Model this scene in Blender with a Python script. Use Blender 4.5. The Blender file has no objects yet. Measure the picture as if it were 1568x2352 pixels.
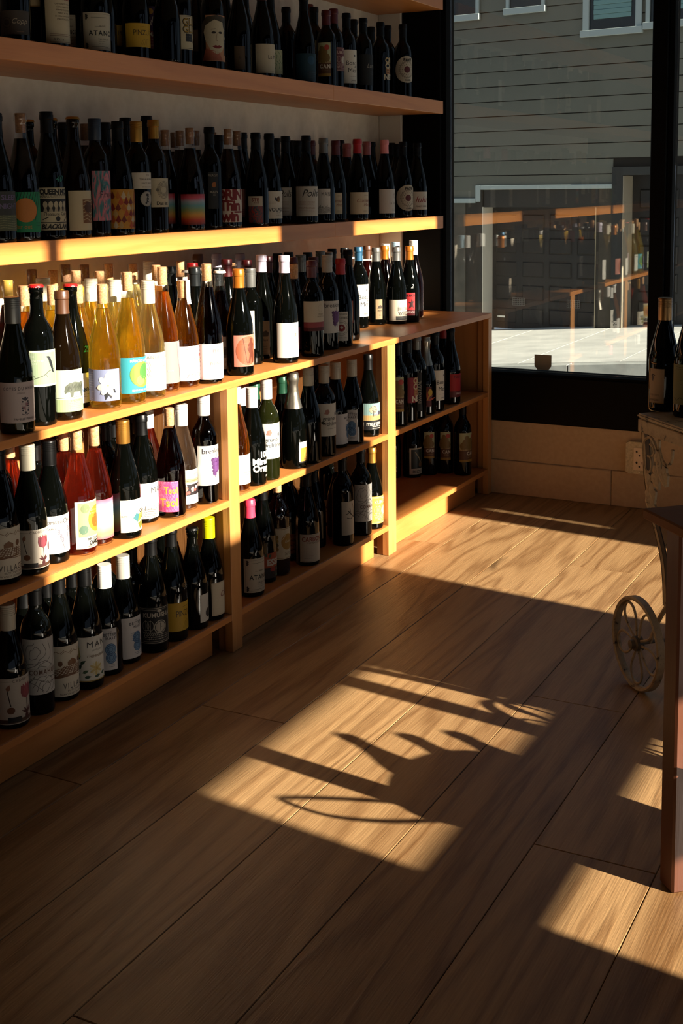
import bpy, bmesh, math, random
from mathutils import Vector, Matrix
random.seed(7)
SC = bpy.context.scene
COL = SC.collection
# ---------------------------------------------------------------- camera
cam_d = bpy.data.cameras.new('camera'); cam = bpy.data.objects.new('camera', cam_d); COL.objects.link(cam)
YAW, PIT, ROL = 0.48323106, 0.12030005, 0.01102739
fw = Vector((-math.sin(YAW)*math.cos(PIT), math.cos(YAW)*math.cos(PIT), -math.sin(PIT)))
rt0 = Vector((math.cos(YAW), math.sin(YAW), 0)); dn0 = fw.cross(rt0)
rt = math.cos(ROL)*rt0 + math.sin(ROL)*dn0
dn = -math.sin(ROL)*rt0 + math.cos(ROL)*dn0
cam.matrix_world = Matrix(((rt.x, -dn.x, -fw.x, 1.80811), (rt.y, -dn.y, -fw.y, 0.0), (rt.z, -dn.z, -fw.z, 1.27587), (0, 0, 0, 1)))
cam_d.sensor_fit = 'VERTICAL'; cam_d.sensor_height = 36.0
cam_d.lens = 2834.89/2352*36.0
cam_d.shift_y = -(1176-776.07)/2352
cam_d.clip_start = .05; cam_d.clip_end = 200
SC.camera = cam
# ---------------------------------------------------------------- sky, sun, exposure
W = bpy.data.worlds.new('sky'); SC.world = W; W.use_nodes = True
bg = W.node_tree.nodes['Background']; bg.inputs[0].default_value = (.62, .78, 1.0, 1); bg.inputs[1].default_value = SKY_STRENGTH = 0.27
sun_d = bpy.data.lights.new('sun', 'SUN'); sun = bpy.data.objects.new('sun', sun_d); COL.objects.link(sun)
SUN = Vector((-1, .125, -.38))
sun.rotation_euler = SUN.to_track_quat('-Z', 'Y').to_euler(); sun.location = (6, 2, 5)
sun_d.energy = 13.5; sun_d.color = (1, .90, .75); sun_d.angle = math.radians(.7)
SC.view_settings.view_transform = 'Standard'; SC.view_settings.look = 'None'
SC.view_settings.gamma = 1; SC.view_settings.use_curve_mapping = False
SC.view_settings.exposure = 0.60
try:
    SC.cycles.max_bounces = 10; SC.cycles.diffuse_bounces = 5; SC.cycles.glossy_bounces = 5
    SC.cycles.transmission_bounces = 8; SC.cycles.transparent_max_bounces = 32
    SC.cycles.use_denoising = True; SC.cycles.sample_clamp_indirect = 6
except Exception:
    pass

# ---------------------------------------------------------------- materials
def lin(h):
    h = h.lstrip('#'); c = [int(h[i:i+2], 16)/255 for i in (0, 2, 4)]
    return [x/12.92 if x <= .04045 else ((x+.055)/1.055)**2.4 for x in c]
MATS = {}
def mat(name, col, rough=.5, metal=0, spec=.5, **kw):
    if name in MATS: return MATS[name]
    m = bpy.data.materials.new(name); m.use_nodes = True
    b = m.node_tree.nodes['Principled BSDF']
    c = lin(col) if isinstance(col, str) else col
    b.inputs['Base Color'].default_value = (*c, 1); b.inputs['Roughness'].default_value = rough
    b.inputs['Metallic'].default_value = metal; b.inputs['Specular IOR Level'].default_value = spec
    MATS[name] = m; return m
class NT:
    def __init__(s, name, rough=.5):
        s.m = bpy.data.materials.new(name); s.m.use_nodes = True; s.t = s.m.node_tree
        s.b = s.t.nodes['Principled BSDF']; s.b.inputs['Roughness'].default_value = rough; MATS[name] = s.m
    def n(s, typ, **kw):
        nd = s.t.nodes.new('ShaderNode'+typ)
        for k, v in kw.items():
            if k.startswith('_'): setattr(nd, k[1:], v)
            else: nd.inputs[k.replace('__', ' ')].default_value = v
        return nd
    def l(s, a, b): s.t.links.new(a, b)
    def ramp(s, fac, stops):
        r = s.t.nodes.new('ShaderNodeValToRGB'); e = r.color_ramp.elements
        while len(e) < len(stops): e.new(.5)
        for k, (p, c) in enumerate(stops): e[k].position = p; e[k].color = (*c, 1)
        s.l(fac, r.inputs[0]); return r.outputs[0]
    def math(s, op, a, b=None):
        nd = s.t.nodes.new('ShaderNodeMath'); nd.operation = op
        for k, x in enumerate((a, b)):
            if x is None: continue
            if isinstance(x, (int, float)): nd.inputs[k].default_value = x
            else: s.l(x, nd.inputs[k])
        return nd.outputs[0]
def wood(name, c0, c1, axis='Y', scale=1.0, rough=.45, rings=9.0, contrast=1.0, knots=False, bump=.06, gloss=.5, ringm=46.0, wts=(.34, .55, .5)):
    """wood with long grain along an axis, pieces shifted by their object random"""
    q = NT(name, rough); tc = q.n('TexCoord'); oi = q.n('ObjectInfo')
    sc = {'X': (.09, 1, 1), 'Y': (1, .09, 1), 'Z': (1, 1, .09)}[axis]
    off = q.n('VectorMath', _operation='SCALE'); off.inputs[0].default_value = (7.3, 11.1, 5.7); q.l(oi.outputs['Random'], off.inputs['Scale'])
    add = q.n('VectorMath', _operation='ADD'); q.l(tc.outputs['Object'], add.inputs[0]); q.l(off.outputs[0], add.inputs[1])
    mp = q.n('Mapping'); mp.inputs['Scale'].default_value = [x*scale for x in sc]; q.l(add.outputs[0], mp.inputs[0])
    n1 = q.n('TexNoise', Scale=rings, Detail=3.0, Roughness=.5, Distortion=.35); q.l(mp.outputs[0], n1.inputs['Vector'])
    mp2 = q.n('Mapping'); mp2.inputs['Scale'].default_value = [x*scale*(.45 if x < .5 else 1) for x in sc]; q.l(add.outputs[0], mp2.inputs[0])
    n2 = q.n('TexNoise', Scale=260.0, Detail=3.0, Roughness=.6); q.l(mp2.outputs[0], n2.inputs['Vector'])
    n3 = q.n('TexNoise', Scale=2.2, Detail=1.0); q.l(mp.outputs[0], n3.inputs['Vector'])
    # cathedral rings: sine of the low noise
    r = q.math('MULTIPLY', n1.outputs[0], ringm); r = q.math('SINE', r); r = q.math('MULTIPLY_ADD', r, .5); r.node.inputs[2].default_value = .5
    r = q.math('POWER', r, 2.2)
    f = q.math('MULTIPLY', r, wts[0]*contrast)
    g = q.math('MULTIPLY', n2.outputs[0], wts[1]*contrast); f = q.math('ADD', f, g)
    g = q.math('MULTIPLY', n3.outputs[0], wts[2]*contrast); f = q.math('ADD', f, g)
    rnd = q.math('MULTIPLY', oi.outputs['Random'], .22); f = q.math('ADD', f, rnd)
    f = q.math('ADD', f, .05-.35*(contrast-1))
    cold = q.ramp(f, [(.12, c1), (.55, [(a+b)/2 for a, b in zip(c0, c1)]), (1.0, c0)])
    if knots:
        vo = q.n('TexVoronoi', Scale=1.0, Randomness=1.0); mk = q.n('Mapping'); mk.inputs['Scale'].default_value = (2.6, .75, 1); q.l(add.outputs[0], mk.inputs[0])
        nz = q.n('TexNoise', Scale=9.0, Detail=3.0); q.l(add.outputs[0], nz.inputs['Vector'])
        wv = q.n('VectorMath', _operation='MULTIPLY_ADD'); q.l(nz.outputs['Color'], wv.inputs[0]); wv.inputs[1].default_value = (.16, .16, 0); q.l(mk.outputs[0], wv.inputs[2])
        q.l(wv.outputs[0], vo.inputs['Vector'])
        k = q.ramp(vo.outputs['Distance'], [(.02, (1, 1, 1)), (.085, (0, 0, 0))])
        k = q.math('MULTIPLY', k, .7)
        mx = q.n('MixRGB'); q.l(k, mx.inputs[0]); q.l(cold, mx.inputs[1]); mx.inputs[2].default_value = (*[x*.22 for x in c0], 1); cold = mx.outputs[0]
    q.l(cold, q.b.inputs['Base Color'])
    bp = q.n('Bump', Strength=bump*4, Distance=.002); q.l(f, bp.inputs['Height']); q.l(bp.outputs[0], q.b.inputs['Normal'])
    q.b.inputs['Specular IOR Level'].default_value = gloss
    return q.m
def noisy(name, a, b, scale=6.0, rough=.6, detail=5.0, bump=0, spec=.5, lo=.35, hi=.65):
    q = NT(name, rough); tc = q.n('TexCoord'); n = q.n('TexNoise', Scale=scale, Detail=detail); q.l(tc.outputs['Object'], n.inputs['Vector'])
    q.l(q.ramp(n.outputs[0], [(lo, lin(a) if isinstance(a, str) else a), (hi, lin(b) if isinstance(b, str) else b)]), q.b.inputs['Base Color'])
    q.b.inputs['Specular IOR Level'].default_value = spec
    if bump:
        bp = q.n('Bump', Strength=bump, Distance=.01); q.l(n.outputs[0], bp.inputs['Height']); q.l(bp.outputs[0], q.b.inputs['Normal'])
    return q.m
def thin_glass(name, tint=(1, 1, 1), r0=.05, dirt=0.0, gain=1.0, rough=0.0):
    """a pane: passes light straight through and mirrors by Schlick's law"""
    q = NT(name); o = q.t.nodes['Material Output']; lw = q.n('LayerWeight', Blend=.5)
    p = q.math('POWER', lw.outputs['Facing'], 5.0); p = q.math('MULTIPLY', p, (1-r0)*gain); p = q.math('ADD', p, r0)
    tr = q.n('BsdfTransparent'); tr.inputs[0].default_value = (*tint, 1); gl = q.n('BsdfGlossy', Roughness=rough)
    mx = q.n('MixShader'); q.l(p, mx.inputs[0]); q.l(tr.outputs[0], mx.inputs[1]); q.l(gl.outputs[0], mx.inputs[2]); out = mx.outputs[0]
    if dirt:
        tc = q.n('TexCoord'); n = q.n('TexNoise', Scale=3.0, Detail=4.0); mp = q.n('Mapping'); mp.inputs['Scale'].default_value = (3, 1, .7)
        q.l(tc.outputs['Object'], mp.inputs[0]); q.l(mp.outputs[0], n.inputs['Vector']); f = q.math('MULTIPLY', n.outputs[0], dirt)
        df = q.n('BsdfDiffuse'); df.inputs[0].default_value = (.8, .8, .75, 1); m2 = q.n('MixShader'); q.l(f, m2.inputs[0]); q.l(out, m2.inputs[1]); q.l(df.outputs[0], m2.inputs[2]); out = m2.outputs[0]
    q.l(out, o.inputs[0]); return q.m
def wine(name, col, clear=.35, glow=.3):
    """wine seen through clear glass: refraction, coloured see-through and a little cloudy glow"""
    q = NT(name); o = q.t.nodes['Material Output']
    rf = q.n('BsdfRefraction', Roughness=.02, IOR=1.2); rf.inputs[0].default_value = (*col, 1)
    tp = q.n('BsdfTransparent'); tp.inputs[0].default_value = (*col, 1)
    tl = q.n('BsdfTranslucent'); tl.inputs[0].default_value = (*[min(1, c*1.1) for c in col], 1)
    m1 = q.n('MixShader', Fac=clear); q.l(rf.outputs[0], m1.inputs[1]); q.l(tp.outputs[0], m1.inputs[2])
    m2 = q.n('MixShader', Fac=glow); q.l(m1.outputs[0], m2.inputs[1]); q.l(tl.outputs[0], m2.inputs[2])
    q.l(m2.outputs[0], o.inputs[0]); return q.m

M_SHELF = wood('shelf_wood_long', (.44, .160, .036), (.59, .240, .066), 'Y', 1.0, .38, 5.0, 1.0)
M_SHELFZ = wood('shelf_wood_upright', (.45, .185, .05), (.61, .300, .10), 'Z', 1.0, .4, 6.0, .95)
M_PANEL = wood('shelf_wood_panel', (.36, .15, .045), (.46, .215, .07), 'Z', 1.0, .45, 7.0, .9)
M_OAK = wood('oak_plank', (.160, .078, .028), (.47, .290, .132), 'Y', 1.0, .40, 4.0, 1.0, True, .14, .28, 75.0, (.30, .62, .20))
M_TABLE = wood('table_wood', (.14, .050, .012), (.20, .075, .018), 'Y', 1.0, .65, 6.0, .9, gloss=.15)
M_WALL = noisy('cream_wall_paint', (.62, .54, .42), (.67, .59, .47), 40, .6)
M_WAIN = noisy('tan_wainscot_paint', (.42, .31, .185), (.46, .345, .21), 60, .55)
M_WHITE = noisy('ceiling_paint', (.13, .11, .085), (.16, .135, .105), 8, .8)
M_BLACK = mat('black_frame_paint', (.0018, .0018, .0018), .5, 0, .08)
M_BLACK2 = mat('dark_bronze_frame', (.003, .003, .003), .75, 0, .04)
M_GLASS = thin_glass('window_glass', (.96, .98, .96), .085, .035)
# ---------------------------------------------------------------- mesh helpers
def link(name, me, m=None, parent=None, loc=None, rot=None):
    o = bpy.data.objects.new(name, me); COL.objects.link(o)
    if me is not None and m is not None:
        ms = m if isinstance(m, (list, tuple)) else [m]
        if not me.materials:
            for x in ms: me.materials.append(x)
    if parent is not None: o.parent = parent
    if loc is not None: o.location = loc
    if rot is not None: o.rotation_euler = rot
    return o
def finish(bm, name, smooth=False, angle=None):
    bmesh.ops.recalc_face_normals(bm, faces=bm.faces[:])
    me = bpy.data.meshes.new(name); bm.to_mesh(me); bm.free()
    if smooth:
        for p in me.polygons: p.use_smooth = True
        if angle:
            try: me.set_sharp_from_angle(angle=math.radians(angle))
            except Exception: pass
    return me
def box(bm, x0, x1, y0, y1, z0, z1, mi=0, frame=None):
    v = [bm.verts.new((x, y, z)) for x in (x0, x1) for y in (y0, y1) for z in (z0, z1)]
    for f in ((0, 1, 3, 2), (4, 6, 7, 5), (0, 4, 5, 1), (2, 3, 7, 6), (0, 2, 6, 4), (1, 5, 7, 3)):
        fc = bm.faces.new([v[i] for i in f]); fc.material_index = mi
    if frame is not None:
        for w in v: w.co = frame @ w.co
    return v
def boxmesh(name, x0, x1, y0, y1, z0, z1, m, parent=None, bevel=.0015, center=True):
    """one box as its own object, its origin in its middle, edges eased"""
    c = Vector(((x0+x1)/2, (y0+y1)/2, (z0+z1)/2)); bm = bmesh.new()
    box(bm, x0-c.x, x1-c.x, y0-c.y, y1-c.y, z0-c.z, z1-c.z)
    if bevel: bmesh.ops.bevel(bm, geom=bm.edges[:], offset=min(bevel, (x1-x0)*.3, (y1-y0)*.3, (z1-z0)*.3), segments=1, affect='EDGES')
    q = parent
    while q is not None: c = c-q.location; q = q.parent
    return link(name, finish(bm, name), m, parent, c)
def lathe(bm, prof, n=32, mi=0, cap0=False, cap1=False, flute=0):
    rings = []
    for r, z in prof:
        rings.append([bm.verts.new(((r+(flute if (k % 2) else 0))*math.cos(2*math.pi*k/n), (r+(flute if (k % 2) else 0))*math.sin(2*math.pi*k/n), z)) for k in range(n)])
    for a, b in zip(rings, rings[1:]):
        for k in range(n):
            f = bm.faces.new((a[k], a[(k+1) % n], b[(k+1) % n], b[k])); f.material_index = mi
    if cap0: bm.faces.new(rings[0][::-1]).material_index = mi
    if cap1: bm.faces.new(rings[-1]).material_index = mi
def tube(bm, pts, r, n=8, closed=False, mi=0):
    pts = [Vector(p) for p in pts]; rings = []; N = len(pts); up = None
    for i, p in enumerate(pts):
        if closed: t = (pts[(i+1) % N]-pts[i-1]).normalized()
        else: t = (pts[min(i+1, N-1)]-pts[max(i-1, 0)]).normalized()
        if up is None: up = t.orthogonal().normalized()
        else: up = (up - t*up.dot(t)).normalized()
        s = t.cross(up); rr = r[i] if isinstance(r, (list, tuple)) else r
        rings.append([bm.verts.new(p+(up*math.cos(2*math.pi*k/n)+s*math.sin(2*math.pi*k/n))*rr) for k in range(n)])
    prs = list(zip(rings, rings[1:]))+([(rings[-1], rings[0])] if closed else [])
    for a, b in prs:
        for k in range(n): bm.faces.new((a[k], a[(k+1) % n], b[(k+1) % n], b[k])).material_index = mi
    if not closed:
        bm.faces.new(rings[0][::-1]).material_index = mi; bm.faces.new(rings[-1]).material_index = mi
def spline(pts, k=4):
    P = [Vector(p) for p in pts]; P = [P[0]]+P+[P[-1]]; out = []
    for i in range(1, len(P)-2):
        for j in range(k):
            t = j/k; a, b, c, d = P[i-1], P[i], P[i+1], P[i+2]
            out.append(.5*((2*b)+(c-a)*t+(2*a-5*b+4*c-d)*t*t+(3*b-a-3*c+d)*t**3))
    out.append(P[-2]); return out
def thing(name, label, cat, loc=(0, 0, 0), rotz=0, group=None):
    o = bpy.data.objects.new(name, None); COL.objects.link(o); o.empty_display_size = .05
    o.location = loc; o.rotation_euler = (0, 0, rotz); o['label'] = label; o['category'] = cat
    if group: o['group'] = group
    return o
def structure(o, label=None):
    o['kind'] = 'structure'
    if label: o['label'] = label
    return o

M_DARKWALL = noisy('low_bounce_wall', (.035, .028, .022), (.045, .036, .028), 5, .8)  # dark tone keeps unseen walls from bouncing light onto the floor
# ---------------------------------------------------------------- the room
GY = 4.797      # inner face of the street window wall
WX = 3.0        # inner face of the unseen wall that masks the sun
floor = structure(boxmesh('floor', -.513, WX, -2.4, GY, -.06, -.021, mat('dark_subfloor', (.012, .008, .005), .9), bevel=0), 'wide oak plank floor with knots and dark joints')
ends = {0: [2.445], 1: [1.28, 3.624], 2: [1.381, 3.953], 3: [.72, 2.862], 4: [2.186, 4.3]}
bev = {}
for k in range(-1, 13):
    xa = .119+.2385*k; xb = min(xa+.2385, WX)
    js = ends.get(k, [random.uniform(.4, 2.2)+k % 2]); js = sorted(js)
    ys = list(js)
    while ys[0] > -2.2: ys.insert(0, ys[0]-random.uniform(1.7, 2.2))
    while ys[-1] < GY: ys.append(ys[-1]+random.uniform(1.8, 2.2))
    for ya, yb in zip(ys, ys[1:]):
        ya, yb = max(ya, -2.4), min(yb, GY)
        if yb-ya < .08: continue
        boxmesh('plank', xa+.0007, xb-.0007, ya+.0007, yb-.0007, -.0205, random.uniform(-.0004, 0), M_OAK, floor, .0012)
wl = structure(boxmesh('wall_left', -.63, -.513, 1.85, GY+.1, -.06, 2.72, M_WALL, bevel=0))
structure(boxmesh('wall_left', -.63, -.513, -2.4, 1.85, -.06, 2.72, M_DARKWALL, bevel=0))
ce = structure(boxmesh('ceiling', -.63, WX+.12, -2.5, GY+.1, 2.70, 2.80, M_WHITE, bevel=0))
wb = structure(boxmesh('wall_back', -.63, WX+.12, -2.52, -2.4, -.06, 2.72, M_DARKWALL, bevel=0))
# unseen right wall, openings shaped to throw the sun patches, solid cells between (y0, y1, z0, z1)
OPEN = [(1.66, 2.87, 1.46, 2.28), (1.66, 1.915, 2.30, 2.395), (1.965, 3.03, 2.30, 2.395), (1.735, 2.53, .80, 1.007), (1.70, 2.53, .25, .705),
        (3.275, 3.485, .25, 1.95), (3.485, 4.015, .25, 1.28), (3.56, 4.30, 1.99, 2.395),
        (-2.3, 1.50, .03, .62), (2.53, 3.26, .03, .22), (4.150, 4.167, .92, 1.12)]  # low openings and narrow slit added for extra bounce and a light streak
ysb = sorted({-2.4, GY+.1}|{v for o in OPEN for v in o[:2]}); zsb = sorted({-.06, 2.72}|{v for o in OPEN for v in o[2:]})
bm = bmesh.new()
for ya, yb in zip(ysb, ysb[1:]):
    za = None
    for z0, z1 in zip(zsb, zsb[1:]):
        cy, cz = (ya+yb)/2, (z0+z1)/2
        if any(o[0] < cy < o[1] and o[2] < cz < o[3] for o in OPEN): continue
        box(bm, WX, WX+.05, ya, yb, z0, z1)
structure(link('sun_mask_wall', finish(bm, 'sun_mask_wall'), M_BLACK2))
# street window wall: tan wainscot, black window surround, glass, mullion
wf = structure(boxmesh('wall_front', -.63, WX, GY, GY+.14, -.06, .308, M_WAIN, bevel=0), 'tan painted wainscot under the street window')
bb = structure(link('baseboard_front', None), 'tan painted baseboard with one butt joint')
boxmesh('board', -.006, .509, GY-.012, GY, 0, .143, M_WAIN, bb, .003); boxmesh('board', .5105, WX, GY-.012, GY, 0, .143, M_WAIN, bb, .003)
structure(boxmesh('trim_1', -.512, -.4075, GY-.014, GY+.1, 0, 2.70, mat('cream_casing', (.60, .56, .47), .5), bevel=.003), 'cream window casing in the corner')
structure(boxmesh('trim_2', -.513, -.40, GY+.0, GY+.14, .0, 2.70, M_WALL, bevel=0))
win = structure(link('window_1', None), 'black framed shop window onto the street')
boxmesh('jamb', -.4065, -.232, GY-.004, GY+.10, .51, 2.70, M_BLACK, win, .003)
boxmesh('jamb_stop', -.232, -.214, GY+.012, GY+.10, .51, 2.70, M_BLACK2, win, .002)
boxmesh('bottom_panel', -.4065, WX, GY-.006, GY+.10, .309, .505, M_BLACK, win, .004)
boxmesh('sill', -.23, WX, GY-.002, GY+.12, .505, .514, M_BLACK2, win, .002)
boxmesh('mullion', .640, .700, GY-.004, GY+.10, .514, 2.70, M_BLACK, win, .003)
boxmesh('mullion_stop', .7005, .721, GY+.014, GY+.10, .514, 2.70, M_BLACK2, win, .002)
boxmesh('mullion_stop', 2.05, 2.12, GY-.004, GY+.10, .514, 2.70, M_BLACK, win, .003)
boxmesh('glass_pane', -.213, .6395, GY+.060, GY+.066, .5145, 2.70, M_GLASS, win, 0)
boxmesh('glass_pane', .7215, 2.0495, GY+.060, GY+.066, .5145, 2.70, M_GLASS, win, 0)
# small smoky sticker at the foot of the pane
bm = bmesh.new(); w_, h_ = .036, .062
pts = [(-w_, h_), (-w_, .016), (-w_+.012, 0), (w_-.012, 0), (w_, .016), (w_, h_)]
f0 = [bm.verts.new((x, 0, z)) for x, z in pts]; f1 = [bm.verts.new((x, .004, z)) for x, z in pts]
bm.faces.new(f0); bm.faces.new(f1[::-1])
for i in range(6): bm.faces.new((f0[i], f0[(i+1) % 6], f1[(i+1) % 6], f1[i]))
stk = link('window_decal', finish(bm, 'window_decal'), mat('grey_plastic', (.24, .225, .17), .4), None, (.199, GY+.054, .524))
stk['label'] = 'small grey sensor with chamfered foot stuck low on the window pane'; stk['category'] = 'decal'
# duplex power outlet in a metal box
ob = thing('power_outlet', 'metal box power outlet with duplex socket on the wainscot beside the cart', 'outlet', (.606, GY-.001, .206))
bm = bmesh.new(); pts = [(-.034, .06), (-.02, .066), (.05, .066), (.062, .06), (.062, -.056), (.05, -.062), (-.02, -.062), (-.034, -.054)]
a = [bm.verts.new((x, -.03, z)) for x, z in pts]; b = [bm.verts.new((x, -.012, z)) for x, z in pts]
bm.faces.new(a)
for i in range(8): bm.faces.new((a[i], a[(i+1) % 8], b[(i+1) % 8], b[i]))
bm.faces.new(b[::-1]); box(bm, -.03, .058, -.012, 0, -.056, .06)
link('box', finish(bm, 'box'), noisy('galvanised', (.40, .35, .22), (.58, .51, .33), 120, .45, spec=.6), ob)
bm = bmesh.new(); box(bm, -.002, .044, -.0335, -.03, -.046, .044)
sk = link('socket', finish(bm, 'socket'), mat('ivory_plastic', (.72, .58, .40), .4), ob)
bm = bmesh.new()
for zc in (.021, -.023):
    for dx, w2 in ((.010, .0016), (.032, .0014)): box(bm, dx-w2, dx+w2, -.0345, -.0332, zc+.002, zc+.012)
    box(bm, .006, .014, -.0345, -.0332, zc+.0055, zc+.0085)
    lathe_pts = [(.021+.0035*math.cos(i*math.pi/5), zc-.008+.0035*math.sin(i*math.pi/5)) for i in range(10)]
    bm.faces.new([bm.verts.new((x, -.0344, z)) for x, z in lathe_pts])
link('slots', finish(bm, 'slots'), mat('slot_black', (.01, .01, .01), .6), sk)
for zc in (.053, -.054):
    bm = bmesh.new(); pts = [(.021+.004*math.cos(i*math.pi/4), zc+.004*math.sin(i*math.pi/4)) for i in range(8)]
    a = [bm.verts.new((x, -.032, z)) for x, z in pts]; b = [bm.verts.new((x, -.0295, z)) for x, z in pts]; bm.faces.new(a)
    for i in range(8): bm.faces.new((a[i], a[(i+1) % 8], b[(i+1) % 8], b[i]))
    link('screw', finish(bm, 'screw'), mat('steel', (.5, .47, .4), .3, 1), ob)

# ---------------------------------------------------------------- across the street
FY = 18.414
M_SIDE = noisy('grey_siding_paint', (.165, .162, .130), (.205, .202, .163), .6, .75, 6, spec=.2)
M_TRIMW = mat('white_trim', (.46, .52, .50), .6); M_DARKD = noisy('charcoal_door_paint', (.016, .015, .013), (.024, .022, .019), 3, .55)
M_STUC = noisy('brown_stucco', (.085, .078, .062), (.125, .112, .088), 5, .9, 8, .4)
M_STUC2 = noisy('dark_stucco', (.035, .032, .026), (.05, .046, .037), 5, .9, 8, .4)
bld = thing('house', 'grey clapboard house with white trim and dark garage door across the street', 'house', (-4, FY, -1), math.radians(-7.5))
def hbox(name, x0, x1, y0, y1, z0, z1, m, par=None, bevel=0.0):
    return boxmesh(name, x0, x1, FY+y0, FY+y1, z0, z1, m, par or bld, bevel)
z = 1.23
while z < 6.4:     # lapped boards, each its own piece
    bm = bmesh.new(); h = .217; xr_ = 5 if z > 1.5 else 1.31
    v = [(-5, -.016, 0), (xr_, -.016, 0), (xr_, -.004, h), (-5, -.004, h), (-5, .015, 0), (xr_, .015, 0), (xr_, .015, h), (-5, .015, h)]
    vs = [bm.verts.new(p) for p in v]
    for f in ((0, 1, 2, 3), (4, 7, 6, 5), (0, 4, 5, 1), (3, 2, 6, 7), (0, 3, 7, 4), (1, 5, 6, 2)): bm.faces.new([vs[i] for i in f])
    link('siding_board', finish(bm, 'siding_board'), M_SIDE, bld, (-.5+random.uniform(-.02, .02), 0, z+1)); z += .230
M_BACK = mat('lap_shade_backing', (.012, .012, .010), .9)  # dark tone seen through the board gaps draws the lap shadows
hbox('upper_wall', -10, -3.19, .02, .4, 1.0, 6.6, M_BACK); hbox('upper_wall', -3.19, 4.6, .02, .4, 1.555, 6.6, M_BACK)
hbox('white_band', -5.41, -3.19, -.05, .03, 1.235, 1.30, M_TRIMW, None, .004)
hbox('white_band', -5.50, -5.415, -.05, .03, 1.045, 1.30, M_TRIMW, None, .004)
hbox('white_band', -10, -5.505, -.05, .03, 1.025, 1.10, M_TRIMW, None, .004)
hbox('siding_board', -10, -5.51, -.012, .02, 1.10, 1.235, M_SIDE)
hbox('stucco_wall', -10, -5.70, -.02, .4, -1.3, 1.02, M_STUC)
hbox('stucco_wall', -5.70, -5.50, .0, .4, -1.3, 1.03, M_STUC2)
hbox('garage_jamb', -5.50, -5.385, -.03, .4, -1.3, 1.235, M_STUC2)
hbox('garage_jamb', -5.384, -5.372, -.028, .36, -1.0, .96, mat('jamb_sunlit_tone', (.80, .74, .62), .6))  # thin strip's pale colour stands in for sun on the jamb face
hbox('garage_lintel', -5.371, -3.19, .0, .4, .955, 1.235, mat('dark_lintel', (.035, .032, .026), .7))
hbox('garage_jamb', -3.455, -3.40, .0, .4, -1.0, .955, M_STUC2)
hbox('garage_jamb', -3.40, -3.20, -.02, .4, -1.0, 1.235, noisy('tan_pier', (.05, .042, .03), (.075, .062, .045), 4, .8))
hbox('garage_jamb', -3.462, -3.452, -.012, .02, -1.0, .955, mat('pale_bead', (.5, .42, .28), .6))
gd = hbox('garage_door', -5.37, -3.456, .30, .36, -1.0, .955, M_DARKD)
gl = Vector(gd.location)
for r in range(5):
    for c in range(4):
        x0 = -5.34+.475*c; z0 = -.92+.375*r
        bm = bmesh.new(); box(bm, 0, .40, -.014, 0, 0, .27); bmesh.ops.bevel(bm, geom=[e for e in bm.edges if all(v.co.y < -.01 for v in e.verts)], offset=.03, segments=1, affect='EDGES')
        p = link('panel', finish(bm, 'panel'), M_DARKD, gd); p.location = Vector((x0+.02, FY+.30, z0))-Vector((-4, FY, -1))-gl
bm = bmesh.new()
for vx in (-5.0, -4.05):
    for i in range(8): box(bm, vx+.03*i, vx+.03*i+.008, -.004, 0, -.62, -.50)
    for i in range(5): box(bm, vx, vx+.22, -.003, 0, -.62+.03*i, -.61+.03*i)
p = link('vent_grille', finish(bm, 'vent_grille'), mat('vent_metal', (.16, .16, .14), .5), gd); p.location = Vector((0, FY+.285, 0))-Vector((-4, FY, -1))-gl
bm = bmesh.new(); box(bm, 0, .14, -.05, -.02, 0, .03); box(bm, 0, .03, -.02, 0, 0, .03)
p = link('handle', finish(bm, 'handle'), mat('chrome', (.7, .7, .66), .2, 1), gd); p.location = Vector((-5.25, FY+.29, -.82))-Vector((-4, FY, -1))-gl
# dark doorway to the right
hbox('door_surround', -3.185, -3.02, -.06, .4, -1.0, 1.55, mat('slate_post', (.022, .024, .022), .6))
hbox('door_surround', -3.02, .6, -.06, .4, 1.43, 1.55, mat('slate_paint', (.03, .033, .03), .5))
hbox('door_reveal', -3.019, -3.008, -.05, .38, -.86, 1.42, mat('reveal_sunlit_tone', (.42, .36, .27), .6))  # reveal coloured pale in place of direct sun
d2 = hbox('entry_door', -3.0, .6, .30, .36, -1.0, 1.43, mat('entry_black', (.008, .009, .009), .45)); gl2 = Vector(d2.location)
for r in range(5):
    for c in range(4):
        bm = bmesh.new(); box(bm, 0, .62, -.016, 0, 0, .30); bmesh.ops.bevel(bm, geom=[e for e in bm.edges if all(v.co.y < -.01 for v in e.verts)], offset=.03, segments=1, affect='EDGES')
        p = link('panel', finish(bm, 'panel'), mat('entry_panel', (.014, .015, .014), .4), d2); p.location = Vector((-2.9+.82*c, FY+.30, -.75+.42*r))-Vector((-4, FY, -1))-gl2
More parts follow.
